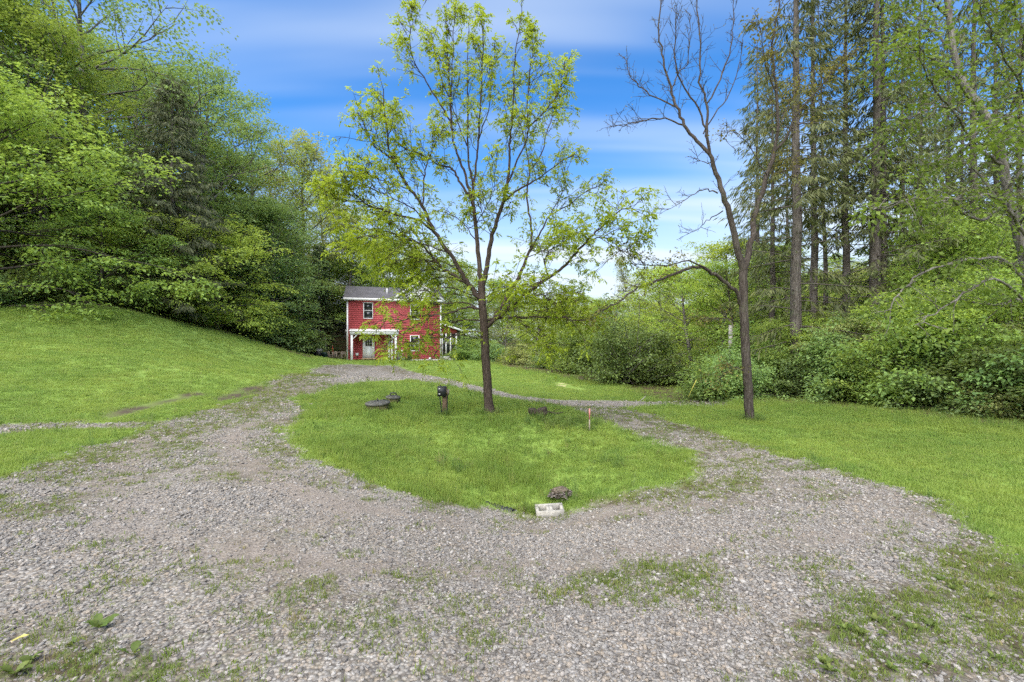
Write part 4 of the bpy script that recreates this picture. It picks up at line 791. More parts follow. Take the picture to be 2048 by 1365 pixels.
def mat_grass(name, c, dry):
    b = NB(name); rnd = b.n('ObjectInfo').outputs['Random']; p = b.pos(); t = b.n('Attribute', attribute_name='tint').outputs['Fac']
    c1 = b.mix(t, tuple(x * 0.88 for x in c), tuple(x * 1.15 for x in c))
    c1 = b.mix(b.mr(b.noise(0.55, 4, 0.6, p), 0.36, 0.66), c1, (c[0] * 1.25, c[1] * 1.12, c[2] * 1.1))
    c1 = b.mix(b.mr(b.noise(2.8, 3, 0.6, p), 0.52, 0.72, 0, 0.5), c1, (c[0] * 0.66, c[1] * 0.80, c[2] * 0.9))
    c1 = b.mix(b.math('MULTIPLY', b.mr(rnd, 0.86, 1.0), dry), c1, (0.30, 0.26, 0.11))
    d = b.n('BsdfPrincipled', {'Base Color': c1, 'Roughness': 0.55, 'Specular IOR Level': 0.2}).outputs[0]; tr = b.n('BsdfTranslucent', {'Color': c1}).outputs[0]
    return b.done(b.n('MixShader', {0: 0.5, 1: d, 2: tr}).outputs[0])
def tuft(r, n, h, spread, w, lean=0.5):
    mb = MB()
    for i in range(n):
        a = r.uniform(0, 6.28); rr = spread * math.sqrt(r.rand()); p = np.array([rr * math.cos(a), rr * math.sin(a), -0.01]); hh = h * r.uniform(0.5, 1.15); az = r.uniform(0, 6.28)
        ln = np.array([math.cos(az), math.sin(az), 0]) * hh * r.uniform(0.1, lean); s = np.array([-math.sin(az), math.cos(az), 0]) * w * r.uniform(.7, 1.2)
        m = p + ln * 0.35 + np.array([0, 0, hh * 0.6]); t = p + ln + np.array([0, 0, hh * r.uniform(0.8, 1)])
        mb.add([p - s, p + s, m + s * 0.8, m - s * 0.8, t], [(0, 1, 2, 3)], [(3, 2, 4)]); mb.tint.append(r.rand(2))
    # faces are stored quads first, so keep one value per blade pair order-free
    return mb
def grass():
    r = rs(10); lawn = mat_grass('grass_blades', (0.212, 0.308, 0.060), 0.4); wild = mat_grass('weed_blades', (0.165, 0.222, 0.046), 1.0)
    def items(mat, specs):
        out = []
        for s in specs:
            mb = tuft(r, *s); me = mb.mesh('tuft'); me.materials.append(mat); out.append(me)
        return out
    short = [(18, .07, .08, .0030, 1.0), (16, .085, .09, .0032, .9), (22, .055, .09, .0028, 1.2), (14, .11, .07, .0032, .8)]; X = []; S = []; K = []
    # near and middle lawn
    for d0, d1, rho, sc in [(1.5, 5.5, 460, 1.0), (5.5, 9, 400, 1.1), (9, 14, 240, 1.35), (14, 22, 110, 1.8), (22, 34, 40, 2.5), (34, 48, 14, 3.2)]:
        w = 1.24 * d1 + 3.0; n = int(rho * 2 * w * (d1 - d0)); x = r.uniform(-w, w, n); y = r.uniform(d0, d1, n); k = np.abs(x) < 1.24 * y + 3.0; x, y = x[k], y[k]
        g, wd, wo = fields(x, y); mud = np.maximum(np.maximum(sdist(MUD, x, y), sdist(MUD2, x, y)), sdist(BARE, x, y) - 0.4) > -0.05
        pr = np.clip(1.25 - g * 1.55, 0, 1) * np.clip(1.1 - wo * 0.9, 0, 1) * np.where(mud, 0.04, 1.0)
        keep = r.rand(len(x)) < pr * (0.7 + 0.3 * (fbm(x, y, 1.2) > 0.45)); X.append(np.stack([x[keep], y[keep]], 1)); S.append(np.full(keep.sum(), sc))
    X = np.concatenate(X); S = np.concatenate(S); n = len(X); x, y = X.T; z = hz(x, y); g, wd, wo = fields(x, y); d = np.hypot(x, y)
    z += np.clip(1.4 - d / 12, 0, 1) * (fbm(x, y, 0.5) - 0.5) * 0.05 + (1 - g) * (fbm(x, y, 1.6) - 0.5) * 0.10
    tall = 0.6 + 0.5 * fbm(x, y + 7, 0.6) + 1.7 * np.clip((fbm(x + 70, y, 1.5) - 0.50) * 4, 0, 1) * (sdist(ISLAND, x, y) > 0) + 0.9 * np.clip(1 - np.abs(sdist(FOREST_R, x, y) + 0.3) / 1.6, 0, 1)
    s2 = S ** 0.55
    scl = np.stack([S, S, 0.8 * s2 * tall * r.uniform(0.7, 1.3, n)], 1)
    scatter('grass', np.column_stack([X, z]), np.stack([r.normal(0, .1, n), r.normal(0, .1, n), r.uniform(0, 6.28, n)], 1), scl, r.randint(0, 4, n), items(lawn, short), ('mown green grass of the island and the sloping lawns', 'grass'))
    print('grass', n)
    # weeds and thin grass in the gravel
    X = []; S = []
    for d0, d1, rho, sc in [(1.2, 4, 1250, .74), (4, 8, 480, .78), (8, 14, 190, 1.05), (14, 26, 60, 1.6)]:
        w = 1.24 * d1 + 3.0; m_ = int(rho * 2 * w * (d1 - d0)); x = r.uniform(-w, w, m_); y = r.uniform(d0, d1, m_); k = np.abs(x) < 1.24 * y + 3.0; x, y = x[k], y[k]
        g, wd, wo = fields(x, y); clump = np.clip((fbm(x + 3, y - 8, 0.35) - 0.44) * 7, 0, 1)
        keep = r.rand(len(x)) < (g > 0.4) * np.clip(wd * 1.5 * clump + 1.3 * np.clip(wd - 0.5, 0, 1), 0, 1); X.append(np.stack([x[keep], y[keep]], 1)); S.append(np.full(keep.sum(), sc))
    X = np.concatenate(X); S = np.concatenate(S); n = len(X); x, y = X.T; z = hz(x, y) + np.clip(1.4 - np.hypot(x, y) / 12, 0, 1) * (fbm(x, y, 0.5) - 0.5) * 0.05
    S = S * r.uniform(0.5, 1.2, n)
    low = [(9, .06, .05, .003, .9), (7, .05, .06, .004, 1.2), (12, .07, .04, .0026, .8), (8, .035, .07, .006, 1.5)]
    scatter('weeds', np.column_stack([X, z]), np.stack([r.normal(0, .15, n), r.normal(0, .15, n), r.uniform(0, 6.28, n)], 1), np.repeat(S[:, None], 3, 1), r.randint(0, 4, n), items(wild, low), ('thin grass and low weeds growing through the gravel', 'weeds'))
    print('weeds', n)
    rings = [(*ground_at(978, 828), .32, 46), (*ground_at(1500, 842), .32, 46), (*ground_at(889, 830), .16, 22), (*ground_at(756, 822), .36, 40), (*ground_at(786, 807), .26, 26), (*ground_at(1065, 834), .2, 7), (*ground_at(1086, 836), .22, 8), (*ground_at(1179, 861), .1, 12), (*ground_at(1135, 996), .26, 22), (*ground_at(1060, 1022), .16, 14), (*ground_at(1120, 845), .5, 70), (*ground_at(1150, 850), .5, 60), (*ground_at(1085, 850), .4, 40), (*ground_at(905, 935), .3, 26), (*ground_at(1225, 930), .3, 24)]
    X = [np.stack([cx + rr * np.sqrt(r.rand(k)) * np.cos(a := r.uniform(0, 6.28, k)) * 1.1, cy_ + rr * np.sqrt(r.rand(k)) * np.sin(a)], 1) for cx, cy_, rr, k in rings]
    m_ = 9000; x = r.uniform(-14, 20, m_); y = r.uniform(4.5, 20, m_); sdI = sdist(ISLAND, x, y); sdF = sdist(FOREST_R, x, y); sdL = sdist(FOREST, x, y)
    keep = ((sdI > 0.05) & (fbm(x + 30, y, 1.1) > 0.56) & (r.rand(m_) < .5)) | ((sdF > -0.7) & (sdF < 0.5) & (r.rand(m_) < .9)) | ((sdL > -0.5) & (sdL < 0.6)) | ((gravel_sd(x, y) > -0.5) & (gravel_sd(x, y) < 0.05) & (r.rand(m_) < .35))
    X = np.concatenate(X + [np.stack([x[keep], y[keep]], 1)]); x, y = X.T; n = len(X); g, _, _ = fields(x, y); z = hz(x, y) + (1 - g) * (fbm(x, y, 1.6) - 0.5) * 0.10; S = r.uniform(.55, 1.15, n)
    scatter('long_grass', np.column_stack([X, z]), np.stack([r.normal(0, .12, n), r.normal(0, .12, n), r.uniform(0, 6.28, n)], 1), np.repeat(S[:, None], 3, 1), r.randint(0, 4, n), items(mat_grass('long_grass_blades', (0.135, 0.215, 0.050), 0.8), [(12, .20, .07, .004, .8), (9, .26, .06, .004, .7), (14, .16, .09, .004, 1.0), (8, .30, .05, .0036, .6)]), ('longer unmown grass tufts round posts, stones and the brush edge', 'grass'))
grass()

# ------------------------------------------------------------------ the house
M = {'red': mat_plain('red_siding', (0.40, 0.075, 0.080), 0.55, 0.3, 0.10, 3.0), 'white': mat_plain('white_paint', (0.68, 0.68, 0.66), 0.5, 0.3, 0.04, 4.0), 'glass': None,
     'concrete': mat_plain('concrete', (0.42, 0.40, 0.36), 0.9, 0.2, 0.25, 9.0, bump=0.4), 'black': mat_plain('black_plastic', (0.018, 0.018, 0.020), 0.5, 0.4, 0.3, 8.0), 'wood': mat_plain('weathered_wood', (0.24, 0.20, 0.155), 0.85, 0.2, 0.35, 14.0, bump=0.4),
     'tan': mat_plain('new_timber', (0.50, 0.37, 0.22), 0.8, 0.2, 0.2, 12.0), 'grey': mat_plain('grey_metal', (0.20, 0.21, 0.22), 0.45, 0.4, 0.15, 5.0), 'green': mat_plain('dark_green_cover', (0.018, 0.040, 0.034), 0.6, 0.3, 0.3, 5.0),
     'redcloth': mat_plain('red_cloth', (0.36, 0.05, 0.03), 0.9, 0.1, 0.2, 8.0), 'pink': mat_plain('pink_paint', (0.46, 0.17, 0.15), 0.6, 0.3, 0.15, 20.0), 'pole': mat_plain('weathered_pole', (0.24, 0.225, 0.205), 0.9, 0.1, 0.3, 6.0),
     'yellow': mat_plain('yellow_plastic', (0.42, 0.38, 0.06), 0.5, 0.4, 0.1, 5.0), 'lid': mat_plain('grey_green_lid', (0.080, 0.078, 0.066), 0.75, 0.25, 0.35, 9.0, bump=0.3), 'riser': mat_plain('riser_plastic', (0.13, 0.115, 0.05), 0.8, 0.2, 0.3, 9.0),
     'dwood': mat_plain('dark_rotting_wood', (0.060, 0.048, 0.036), 0.95, 0.1, 0.45, 16.0, bump=0.8), 'post': mat_plain('post_wood', (0.105, 0.072, 0.045), 0.9, 0.15, 0.4, 18.0, bump=0.6), 'label': mat_plain('pale_label', (0.6, 0.6, 0.58), 0.6, 0.3, 0.05)}
def mat_glass():
    b = NB('window_glass'); n = b.noise(1.2, 2, 0.5, b.obj())
    return b.done(b.bsdf((0.012, 0.014, 0.014), 0.06, 0.6, b.bump(n, 0.05, 0.05)))
M['glass'] = mat_glass()
def mat_shingle():
    b = NB('roof_shingles'); p = b.obj(); br = b.n('TexBrick', {'Vector': b.n('Mapping', {'Vector': p, 'Rotation': (0, 0, 0)}).outputs[0], 'Scale': 3.0, 'Color1': (0.085, 0.082, 0.088), 'Color2': (0.125, 0.12, 0.125), 'Mortar': (0.05, 0.05, 0.052), 'Mortar Size': 0.02})
    c = b.mix(b.mr(b.noise(1.3, 4, 0.6, p), 0.35, 0.7, 0, 0.5), br.outputs[0], (0.15, 0.145, 0.15)); return b.done(b.bsdf(c, 0.95, 0.1))
M['shingle'] = mat_shingle()
HY = 45.0
hx = lambda px, D=HY: (px - CX) / FPX * D
hzz = lambda py, D=HY: CAMZ - (py - CY) / FPX * D
YAW = math.radians(17); HC, HS = math.cos(YAW), math.sin(YAW)
def house():
    x0 = hx(694); zb = hz1(x0 + 4.4, HY + 1.2) - 0.04; e = empty('red_house', (x0, HY, zb), YAW); DP = 8.0
    def X(px, v=0.0): k = (px - CX) / FPX; return (HY * k + k * v * HC - x0 + v * HS) / (HC - k * HS)      # along the front
    def Zp(py, px=700, v=0.0): return CAMZ - (py - CY) / FPX * (HY + X(px, v) * HS + v * HC) - zb
    W = X(882); ze = Zp(599.5, 700)
    MB().box(-0.02, W + 0.02, -0.02, DP, -1.2, 0.16).build('foundation', M['concrete'], e)
    wall = MB().box(0, W, 0, DP, 0.16, ze).build('wall', M['red'], e)
    # lap siding, each board its own piece
    pitch = 0.2; nb = int((ze - 0.16) / pitch)
    def board_mesh(L, axis_):
        v = []
        for u in (0, L):
            for a, z in ((-0.018, 0.0), (-0.005, pitch + 0.012), (0.0, pitch + 0.012), (0.0, 0.0)):
                v.append((u, a, z) if axis_ == 'x' else (-a, u, z))
        f = [(0, 4, 5, 1), (1, 5, 6, 2), (0, 3, 7, 4), (0, 1, 2, 3), (4, 7, 6, 5)]
        me = MB().add(v, f).mesh('siding_board'); me.materials.append(M['red']); return me
    fb = board_mesh(W - 0.24, 'x'); sb = board_mesh(DP - 0.24, 'y')
    for i in range(nb):
        place('siding_board', fb, wall, (0.12, -0.002, 0.17 + i * pitch)); place('siding_board', sb, wall, (W + 0.002, 0.12, 0.17 + i * pitch))
    for x in (0, W): MB().box(x - 0.035 if x == 0 else x - 0.11, x + 0.11 if x == 0 else x + 0.035, -0.05, 0.09, 0.05, ze).build('corner_board', M['white'], e)
    # main roof, ridge along the front; a cross gable over the right half
    rx0, rx1 = -0.32, W + 0.3; zr = Zp(575, 694, 4.0); t = 0.14; yb0, yb1 = -0.35, DP + 0.35; ym = DP / 2
    rf = MB(); z0 = ze + 0.02
    rf.add([(rx0, yb0, z0), (rx1, yb0, z0), (rx1, ym, zr), (rx0, ym, zr), (rx0, yb1, z0), (rx1, yb1, z0), (rx0, yb0, z0 + t), (rx1, yb0, z0 + t), (rx1, ym, zr + t), (rx0, ym, zr + t), (rx0, yb1, z0 + t), (rx1, yb1, z0 + t)],
           [(0, 1, 2, 3), (3, 2, 5, 4), (6, 9, 8, 7), (9, 10, 11, 8), (0, 6, 7, 1), (4, 5, 11, 10), (0, 3, 9, 6), (3, 4, 10, 9), (1, 7, 8, 2), (2, 8, 11, 5)])
    roof = rf.build('roof', M['shingle'], e)
    MB().box(rx0 + 0.0, rx1, yb0 - 0.10, yb0 - 0.005, z0 - 0.10, z0 + 0.13).build('gutter', M['white'], roof)
    MB().box(rx0, rx1, yb0, 0.0, z0 - 0.08, z0 - 0.01).build('soffit', M['white'], roof)
    gx0, gx1, gm = X(787), W + 0.12, X(836); zg = Zp(566, 836); gw = MB()
    gw.add([(gx0 + 0.1, -0.06, ze + 0.0), (gx1 - 0.1, -0.06, ze + 0.0), (gm, -0.06, zg - 0.06), (gx0 + 0.1, 3.4, ze), (gx1 - 0.1, 3.4, ze), (gm, 3.4, zg - 0.06)], [(0, 3, 4, 1)], [(0, 1, 2), (3, 5, 4)])
    gable = gw.build('gable_wall', M['white'], e)
    for i in range(6):
        z = ze + 0.06 + i * 0.23; k = (z - ze) / (zg - ze)
        if k > 0.88: break
        MB().add([(gx0 + (gm - gx0) * k + .16, -0.085, z), (gx1 + (gm - gx1) * k - .16, -0.085, z), (gx1 + (gm - gx1) * (k + .12) - .14, -0.064, z + .225), (gx0 + (gm - gx0) * (k + .12) + .14, -0.064, z + .225)], [(0, 1, 2, 3)]).build('siding_board', M['white'], gable)
    gr = MB(); yf = -0.42
    for a, s in ((gx0 - 0.25, 1), (gx1 + 0.25, -1)):
        zl = ze - 0.02
        gr.add([(a, yf, zl), (gm, yf, zg), (gm, 4.0, zg), (a, 2.2 if s > 0 else 4.0, zl), (a, yf, zl + .12), (gm, yf, zg + .12), (gm, 4.0, zg + .12), (a, 2.2 if s > 0 else 4.0, zl + .12)], [(0, 1, 2, 3), (4, 7, 6, 5), (0, 4, 5, 1), (0, 3, 7, 4), (3, 2, 6, 7)])
    gro = gr.build('gable_roof', M['shingle'], e)
    for a in (gx0 - 0.25, gx1 + 0.25):
        MB().bar((a, yf - 0.02, ze + 0.0), (gm, yf - 0.02, zg + 0.02), 0.03, 0.2).build('rake_board', M['white'], gro)
    MB().tube([(X(774, 1.5), 1.5, zr - 1.2), (X(774, 1.5), 1.5, zr - 0.25)], 0.055, 8, True).build('vent_pipe', M['white'], roof)
    def window(px0, px1, py0, py1, blind=False):
        a, b, z1, z0 = X(px0), X(px1), Zp(py0, px0), Zp(py1, px0); w = MB(); f = 0.075
        w.box(a, a + f, -0.075, -0.004, z0, z1); w.box(b - f, b, -0.075, -0.004, z0, z1); w.box(a + f, b - f, -0.075, -0.004, z1 - f, z1); w.box(a + f, b - f, -0.075, -0.004, z0, z0 + f); w.box(a + f, b - f, -0.060, -0.004, (z0 + z1) / 2 - .025, (z0 + z1) / 2 + .025)
        wo = w.build('window', M['white'], e)
        for q0, q1 in ((z0 + f, (z0 + z1) / 2 - .025), ((z0 + z1) / 2 + .025, z1 - f)): MB().box(a + f, b - f, -0.046, -0.034, q0, q1).build('pane', M['glass'], wo)
        if blind: MB().box(a + f, b - f, -0.052, -0.048, z1 - f - 0.2, z1 - f).build('blind', M['label'], wo)
    window(726.5, 746, 605, 638); window(820, 839, 608, 640, blind=True); window(820, 838.5, 671, 703)
    # door with nine panes
    a, b, zt, zd = X(725.5), X(749), Zp(674, 737), Zp(716.5, 737); dr = MB(); dr.box(a, a + .11, -0.07, -0.004, zd, zt).box(b - .11, b, -0.07, -0.004, zd, zt).box(a + .11, b - .11, -0.07, -0.004, zt - .1, zt)
    dfr = dr.build('door_frame', M['white'], e)
    da, db = a + .11, b - .11; gz0, gz1, ga, gb = Zp(692.5, 737), Zp(676.5, 737), da + .15, db - .15
    dd = MB().box(da, ga, -0.05, -0.006, zd, zt - .1).box(gb, db, -0.05, -0.006, zd, zt - .1).box(ga, gb, -0.05, -0.006, zd, gz0).box(ga, gb, -0.05, -0.006, gz1, zt - .1)
    for i in (1, 2): dd.box(ga + (gb - ga) * i / 3 - .015, ga + (gb - ga) * i / 3 + .015, -0.05, -0.02, gz0, gz1); dd.box(ga, gb, -0.047, -0.023, gz0 + (gz1 - gz0) * i / 3 - .015, gz0 + (gz1 - gz0) * i / 3 + .015)
    door = dd.build('door', M['white'], e)
    for i in range(3):
        for j in range(3): MB().box(ga + (gb - ga) * i / 3 + .016, ga + (gb - ga) * (i + 1) / 3 - .016, -0.036, -0.03, gz0 + (gz1 - gz0) * j / 3 + .016, gz0 + (gz1 - gz0) * (j + 1) / 3 - .016).build('pane', M['glass'], door)
    MB().lathe([(0.001, 0), (.035, .01), (.04, .04), (.02, .06), (.001, .062)], 10).build('handle', M['grey'], door, loc=(da + .09, -0.07, zd + 0.95))
    MB().box(a - .12, b + .12, -0.5, -0.06, zd - .10, zd - .02).box(a, a + .1, -0.45, -.1, -0.1, zd - .1).box(b - .1, b, -0.45, -.1, -0.1, zd - .1).build('door_step', M['tan'], e)
    # entrance porch
    yp = -1.5; pa, pb = X(699.5, yp), X(797, yp); pz1, pz0 = Zp(663.5, 750, yp), Zp(670, 750, yp); pr = MB()
    pr.box(pa, pb, yp - .12, yp + .06, pz0, pz1).box(pa, pa + .12, yp + .062, -0.03, pz0 + .01, pz1 - .01).box(pb - .12, pb, yp + .062, -0.03, pz0 + .01, pz1 - .01)
    porch = pr.build('porch_roof', M['white'], e)
    MB().add([(pa - .05, yp - .2, pz1 + .003), (pb + .05, yp - .2, pz1 + .003), (pb + .05, -.035, pz1 + .22), (pa - .05, -.035, pz1 + .22), (pa - .05, yp - .2, pz1 + .05), (pb + .05, yp - .2, pz1 + .05), (pb + .05, -.035, pz1 + .28), (pa - .05, -.035, pz1 + .28)], [(0, 3, 2, 1), (4, 5, 6, 7), (0, 1, 5, 4), (1, 2, 6, 5), (0, 4, 7, 3)]).build('porch_roof_sheet', M['white'], porch)
    for px, y in ((703.5, yp), (791.5, yp), (778, -.12), (784, -.8)):
        xx = X(px, y); MB().box(xx - .10, xx + .10, y - .09, y + .09, -0.5, pz0 + 0.004).box(xx - .13, xx + .13, y - .12, y + .12, -0.5, 0.14).build('porch_post', M['white'], porch)
        if y == yp: MB().bar((xx + (.08 if px < 750 else -.08), y - .02, pz0 - .45), (xx + (.5 if px < 750 else -.5), y - .02, pz0 + .02), 0.06, 0.09).build('brace', M['white'], porch)
    MB().box(X(718), X(722.5), -0.12, -0.03, Zp(678, 720), Zp(673, 720)).build('wall_lamp', M['label'], e)
    MB().box(X(711.5), X(717), -0.10, -0.03, Zp(712, 714), Zp(706.5, 714)).build('outlet_box', M['white'], e)
    MB().box(-.14, -.02, .3, .42, Zp(664), Zp(660)).build('side_lamp', M['white'], e)
    MB().box(X(795), X(802), -0.5, -0.03, 0.0, Zp(703, 800)).build('utility_cabinet', M['grey'], e)
    MB().box(X(802.3), X(804.3), -0.3, -0.2, 0.0, Zp(700, 803)).build('drain_pipe', M['white'], e)
    MB().tube([(X(807), -.25, 0.22), (X(807), -.03, 0.25)], 0.09, 10, True).build('dryer_vent', M['white'], e)
    MB().box(X(857.5), X(861.5), -.14, -.03, 0.05, 0.33).build('meter_box', M['white'], e)
    # glazed side porch with a lean-to roof
    y0, y1 = 0.5, 5.5; D3 = y0; sx1 = X(913, D3) + .05; s = MB(); zt_, zbm = Zp(668, 900, D3), Zp(716, 900, D3)
    s.box(W, sx1, y0, y1, -0.6, zbm); sp = s.build('side_porch_base', M['concrete'], e)
    side = MB()
    side.add([(W, y0 + .02, zt_), (sx1, y0 + .02, zt_), (sx1, y0 + .02, Zp(659.5, 913, D3)), (W, y0 + .02, Zp(651, 884, D3)), (W, y1, zt_), (sx1, y1, zt_), (sx1, y1, Zp(659.5, 913, D3)), (W, y1, Zp(651, 884, D3))], [(0, 1, 2, 3), (4, 7, 6, 5), (1, 5, 6, 2), (0, 4, 5, 1)])
    sgo = side.build('side_porch_wall', M['red'], e)
    MB().box(W + .02, sx1 - .05, y0 + .05, y0 + .5, zbm, zbm + .06).box(W, sx1, y0 - .03, y0 + .06, zbm, zbm + .14).build('sill', M['white'], sgo)
    for px in (884.5, 892, 901, 912.5): x = X(px, D3); MB().box(x - .065, x + .065, y0 - .05, y0 + .08, zbm + .142, zt_ + .02).build('post', M['white'], sgo)
    for k in range(3): x = sx1 - .03; y = y0 + 1.4 + k * 1.3; MB().box(x - .07, x + .06, y - .06, y + .06, zbm, zt_ + .02).build('post', M['white'], sgo)
    xs = [X(p, D3) for p in (885.5, 892.3, 901.3, 912)]
    for u, v in zip(xs[:-1], xs[1:]): MB().box(u + .06, v - .06, y0 + .01, y0 + .02, zbm + .15, zt_).build('pane', M['glass'], sgo)
    ra, rb, rz0, rz1 = W, X(926, D3), Zp(646, 884, D3), Zp(662, 925, D3)
    MB().add([(ra, y0 - .4, rz0), (rb, y0 - .4, rz1), (rb, y1 + .3, rz1), (ra, y1 + .3, rz0), (ra, y0 - .4, rz0 - .1), (rb, y0 - .4, rz1 - .1), (rb, y1 + .3, rz1 - .1), (ra, y1 + .3, rz0 - .1)], [(0, 1, 2, 3), (4, 7, 6, 5), (1, 5, 6, 2), (3, 2, 6, 7)]).build('lean_to_roof', M['shingle'], sgo)
    MB().bar((ra, y0 - .42, rz0 - .06), (rb, y0 - .42, rz1 - .06), 0.03, 0.19).build('rake_board', M['white'], sgo)
    tag(e, 'two-storey red clapboard house with grey shingle roof and white gable', 'house')
house()
tree('shrub', 'bush3', 817, 44.2, 'narrow dark shrub against the red house wall', 'shrub', 'deep', 'dark', H=1.3, wide=0.45)

# ------------------------------------------------------------------ patio things beside the house
def put(name, px, d, label, cat, group=None, rz=0.0): return tag(empty(name, base(px, d), rz), label, cat, group)
g = put('covered_grill', 637, 45.5, 'black covered grill on the patio, farthest from the house', 'grill')
MB().box(-.36, .36, -.28, .28, .12, .86).build('cover', M['black'], g)
MB().add([(-.36, -.28, .86), (.36, -.28, .86), (.36, .28, .86), (-.36, .28, .86), (-.3, -.08, 1.12), (.3, -.08, 1.12), (.3, .2, 1.12), (-.3, .2, 1.12)], [(4, 5, 6, 7), (0, 1, 5, 4), (1, 2, 6, 5), (2, 3, 7, 6), (3, 0, 4, 7)]).build('lid', M['grey'], g)
for sx in (-.3, .3): MB().box(sx - .03, sx + .03, -.2, .2, -.05, .118).build('leg', M['black'], g)
g = put('lidded_bin', 649, 45.0, 'dark green lidded bin beside the covered grill', 'bin')
MB().lathe([(.001, -.05), (.24, -.05), (.29, .68), (.30, .70), (.30, .73)], 16).build('body', M['green'], g, True); MB().lathe([(.31, .73), (.31, .77), (.2, .85), (.001, .88)], 16).build('lid', M['green'], g, True)
for sx in (-.31, .31): MB().box(sx - .03, sx + .03, -.07, .07, .5, .56).build('handle', M['black'], g)
g = put('clothes_pole', 651.5, 46.5, 'thin pale upright pole standing behind the dark green bin', 'pole'); MB().tube([(0, 0, -.2), (0, 0, 2.2)], .035, 8, True).build('shaft', M['pole'], g); MB().lathe([(.05, 2.2), (.05, 2.24), (.001, 2.26)], 8).build('cap', M['grey'], g)
g = put('patio_table', 673, 46.6, 'grey patio table under the folded red parasol', 'table')
MB().box(-.85, .85, -.5, .5, .88, .93).build('table_top', M['wood'], g)
for sx in (-.75, .75):
    for sy in (-.4, .4): MB().box(sx - .04, sx + .04, sy - .04, sy + .04, -.1, .879).build('leg', M['wood'], g)
g = put('folded_parasol', 665.3, 45.9, 'folded red parasol standing by the patio table', 'parasol')
MB().tube([(0, 0, -.1), (0, 0, 1.65)], .02, 8, True).build('pole', M['wood'], g); MB().lathe([(.03, .35), (.10, .40), (.08, .7), (.06, 1.2), (.03, 1.5), (.001, 1.56)], 10).build('canopy', M['redcloth'], g); MB().lathe([(.001, .06), (.22, .06), (.22, -.06)], 14).build('base', M['concrete'], g)
def chair(px, d, rz, label):
    c = put('wooden_chair', px, d, label, 'chair', 'chairs round the patio table', rz)
    MB().box(-.25, .25, -.25, .22, .42, .46).build('seat', M['wood'], c)
    for sx in (-.22, .22):
        MB().box(sx - .025, sx + .025, -.25, -.2, -.08, .64).build('leg', M['wood'], c); MB().box(sx - .025, sx + .025, .222, .27, -.08, .98).build('leg', M['wood'], c); MB().box(sx - .035, sx + .035, -.27, .27, .641, .67).build('armrest', M['wood'], c)
    for k in range(5): MB().box(-.18 + k * .08, -.14 + k * .08, .23, .255, .5, .95).build('back_slat', M['wood'], c)
    MB().box(-.195, .195, .228, .258, .951, 1.0).build('back_rail', M['wood'], c)
chair(659.5, 45.2, 2.6, 'grey wooden chair next to the dark green bin'); chair(671, 45.3, 3.14, 'grey wooden chair in front of the patio table'); chair(684.5, 45.6, 3.9, 'grey wooden chair nearest the house corner')
pl = put('leaning_plank', 700.2, 44.6, 'dark plank leaning against the white porch post', 'plank'); MB().bar((0.1, 0.1, -.05), (-.02, -.1, 1.1), .12, .03).build('board', M['black'], pl)

# ------------------------------------------------------------------ things on the lawns
def lids():
    for px, py, R, hh, lab, cap in ((756, 818, .305, .10, 'larger round grey septic lid, nearer to the gravel edge', 0), (786, 803, .20, .07, 'smaller round septic lid with a black handle, behind the larger one', 1)):
        xy = ground_at(px, py + 4); e = empty('septic_lid', (xy[0], xy[1], hz1(*xy) + .09)); e.rotation_euler = (0.05, -0.05 if not cap else 0.06, 0.3)
        MB().lathe([(R * .88, -.3), (R * .88, hh)], 28).build('riser', M['riser'], e, True)
        lid = MB().lathe([(R * .9, hh - .02), (R * 1.02, hh - .015), (R * 1.03, hh + .02), (R * .97, hh + .035), (R * .9, hh + .036), (R * .5, hh + .06), (.001, hh + .068)], 28).build('cover', M['lid'], e, False)
        for k in range(8):
            a = k * math.pi / 4; MB().bar((R * .25 * math.cos(a), R * .25 * math.sin(a), hh + .066), (R * .85 * math.cos(a), R * .85 * math.sin(a), hh + .047), .02, .014).build('rib', M['lid'], lid)
        if cap: MB().tube([(-.09, 0, hh + .06), (-.07, 0, hh + .13), (.07, 0, hh + .13), (.09, 0, hh + .06)], .022, 6).build('handle', M['black'], lid)
        else: MB().tube([(0, 0, hh + .06), (0, 0, hh + .12)], .018, 8, True).build('knob', M['black'], lid)
        tag(e, lab, 'lid', 'septic lids in the grass')
lids()
xy = ground_at(889.5, 829); g = tag(empty('control_post', (xy[0], xy[1], hz1(*xy))), 'short wooden post carrying a black electrical box on the grass island', 'post'); k = xy[1] / FPX
MB().box(-.055, .055, -.045, .045, -.3, .70).build('post', M['post'], g); bx = MB().box(-.165, .045, -.145, -.048, .47, .72).build('control_box', M['black'], g)
for z in (.52, .65): MB().box(-.13, -.09, -.1475, -.1455, z, z + .025).build('sticker', M['label'], bx)
MB().tube([(-.10, -.09, .73), (-.10, -.09, .75)], .02, 8, True).build('knob', M['black'], bx); MB().box(.057, .115, -.05, .03, .5, .63).build('junction_box', M['wood'], g)
MB().tube(smooth([(-.11, -.09, .468), (-.10, -.085, .3), (-.075, -.07, .15), (-.085, -.06, -.1)], 5), .014, 7).build('conduit', M['black'], g); MB().tube(smooth([(.075, -.02, .5), (.07, -.03, .25), (.075, -.03, -.1)], 5), .010, 7).build('conduit', M['black'], g)
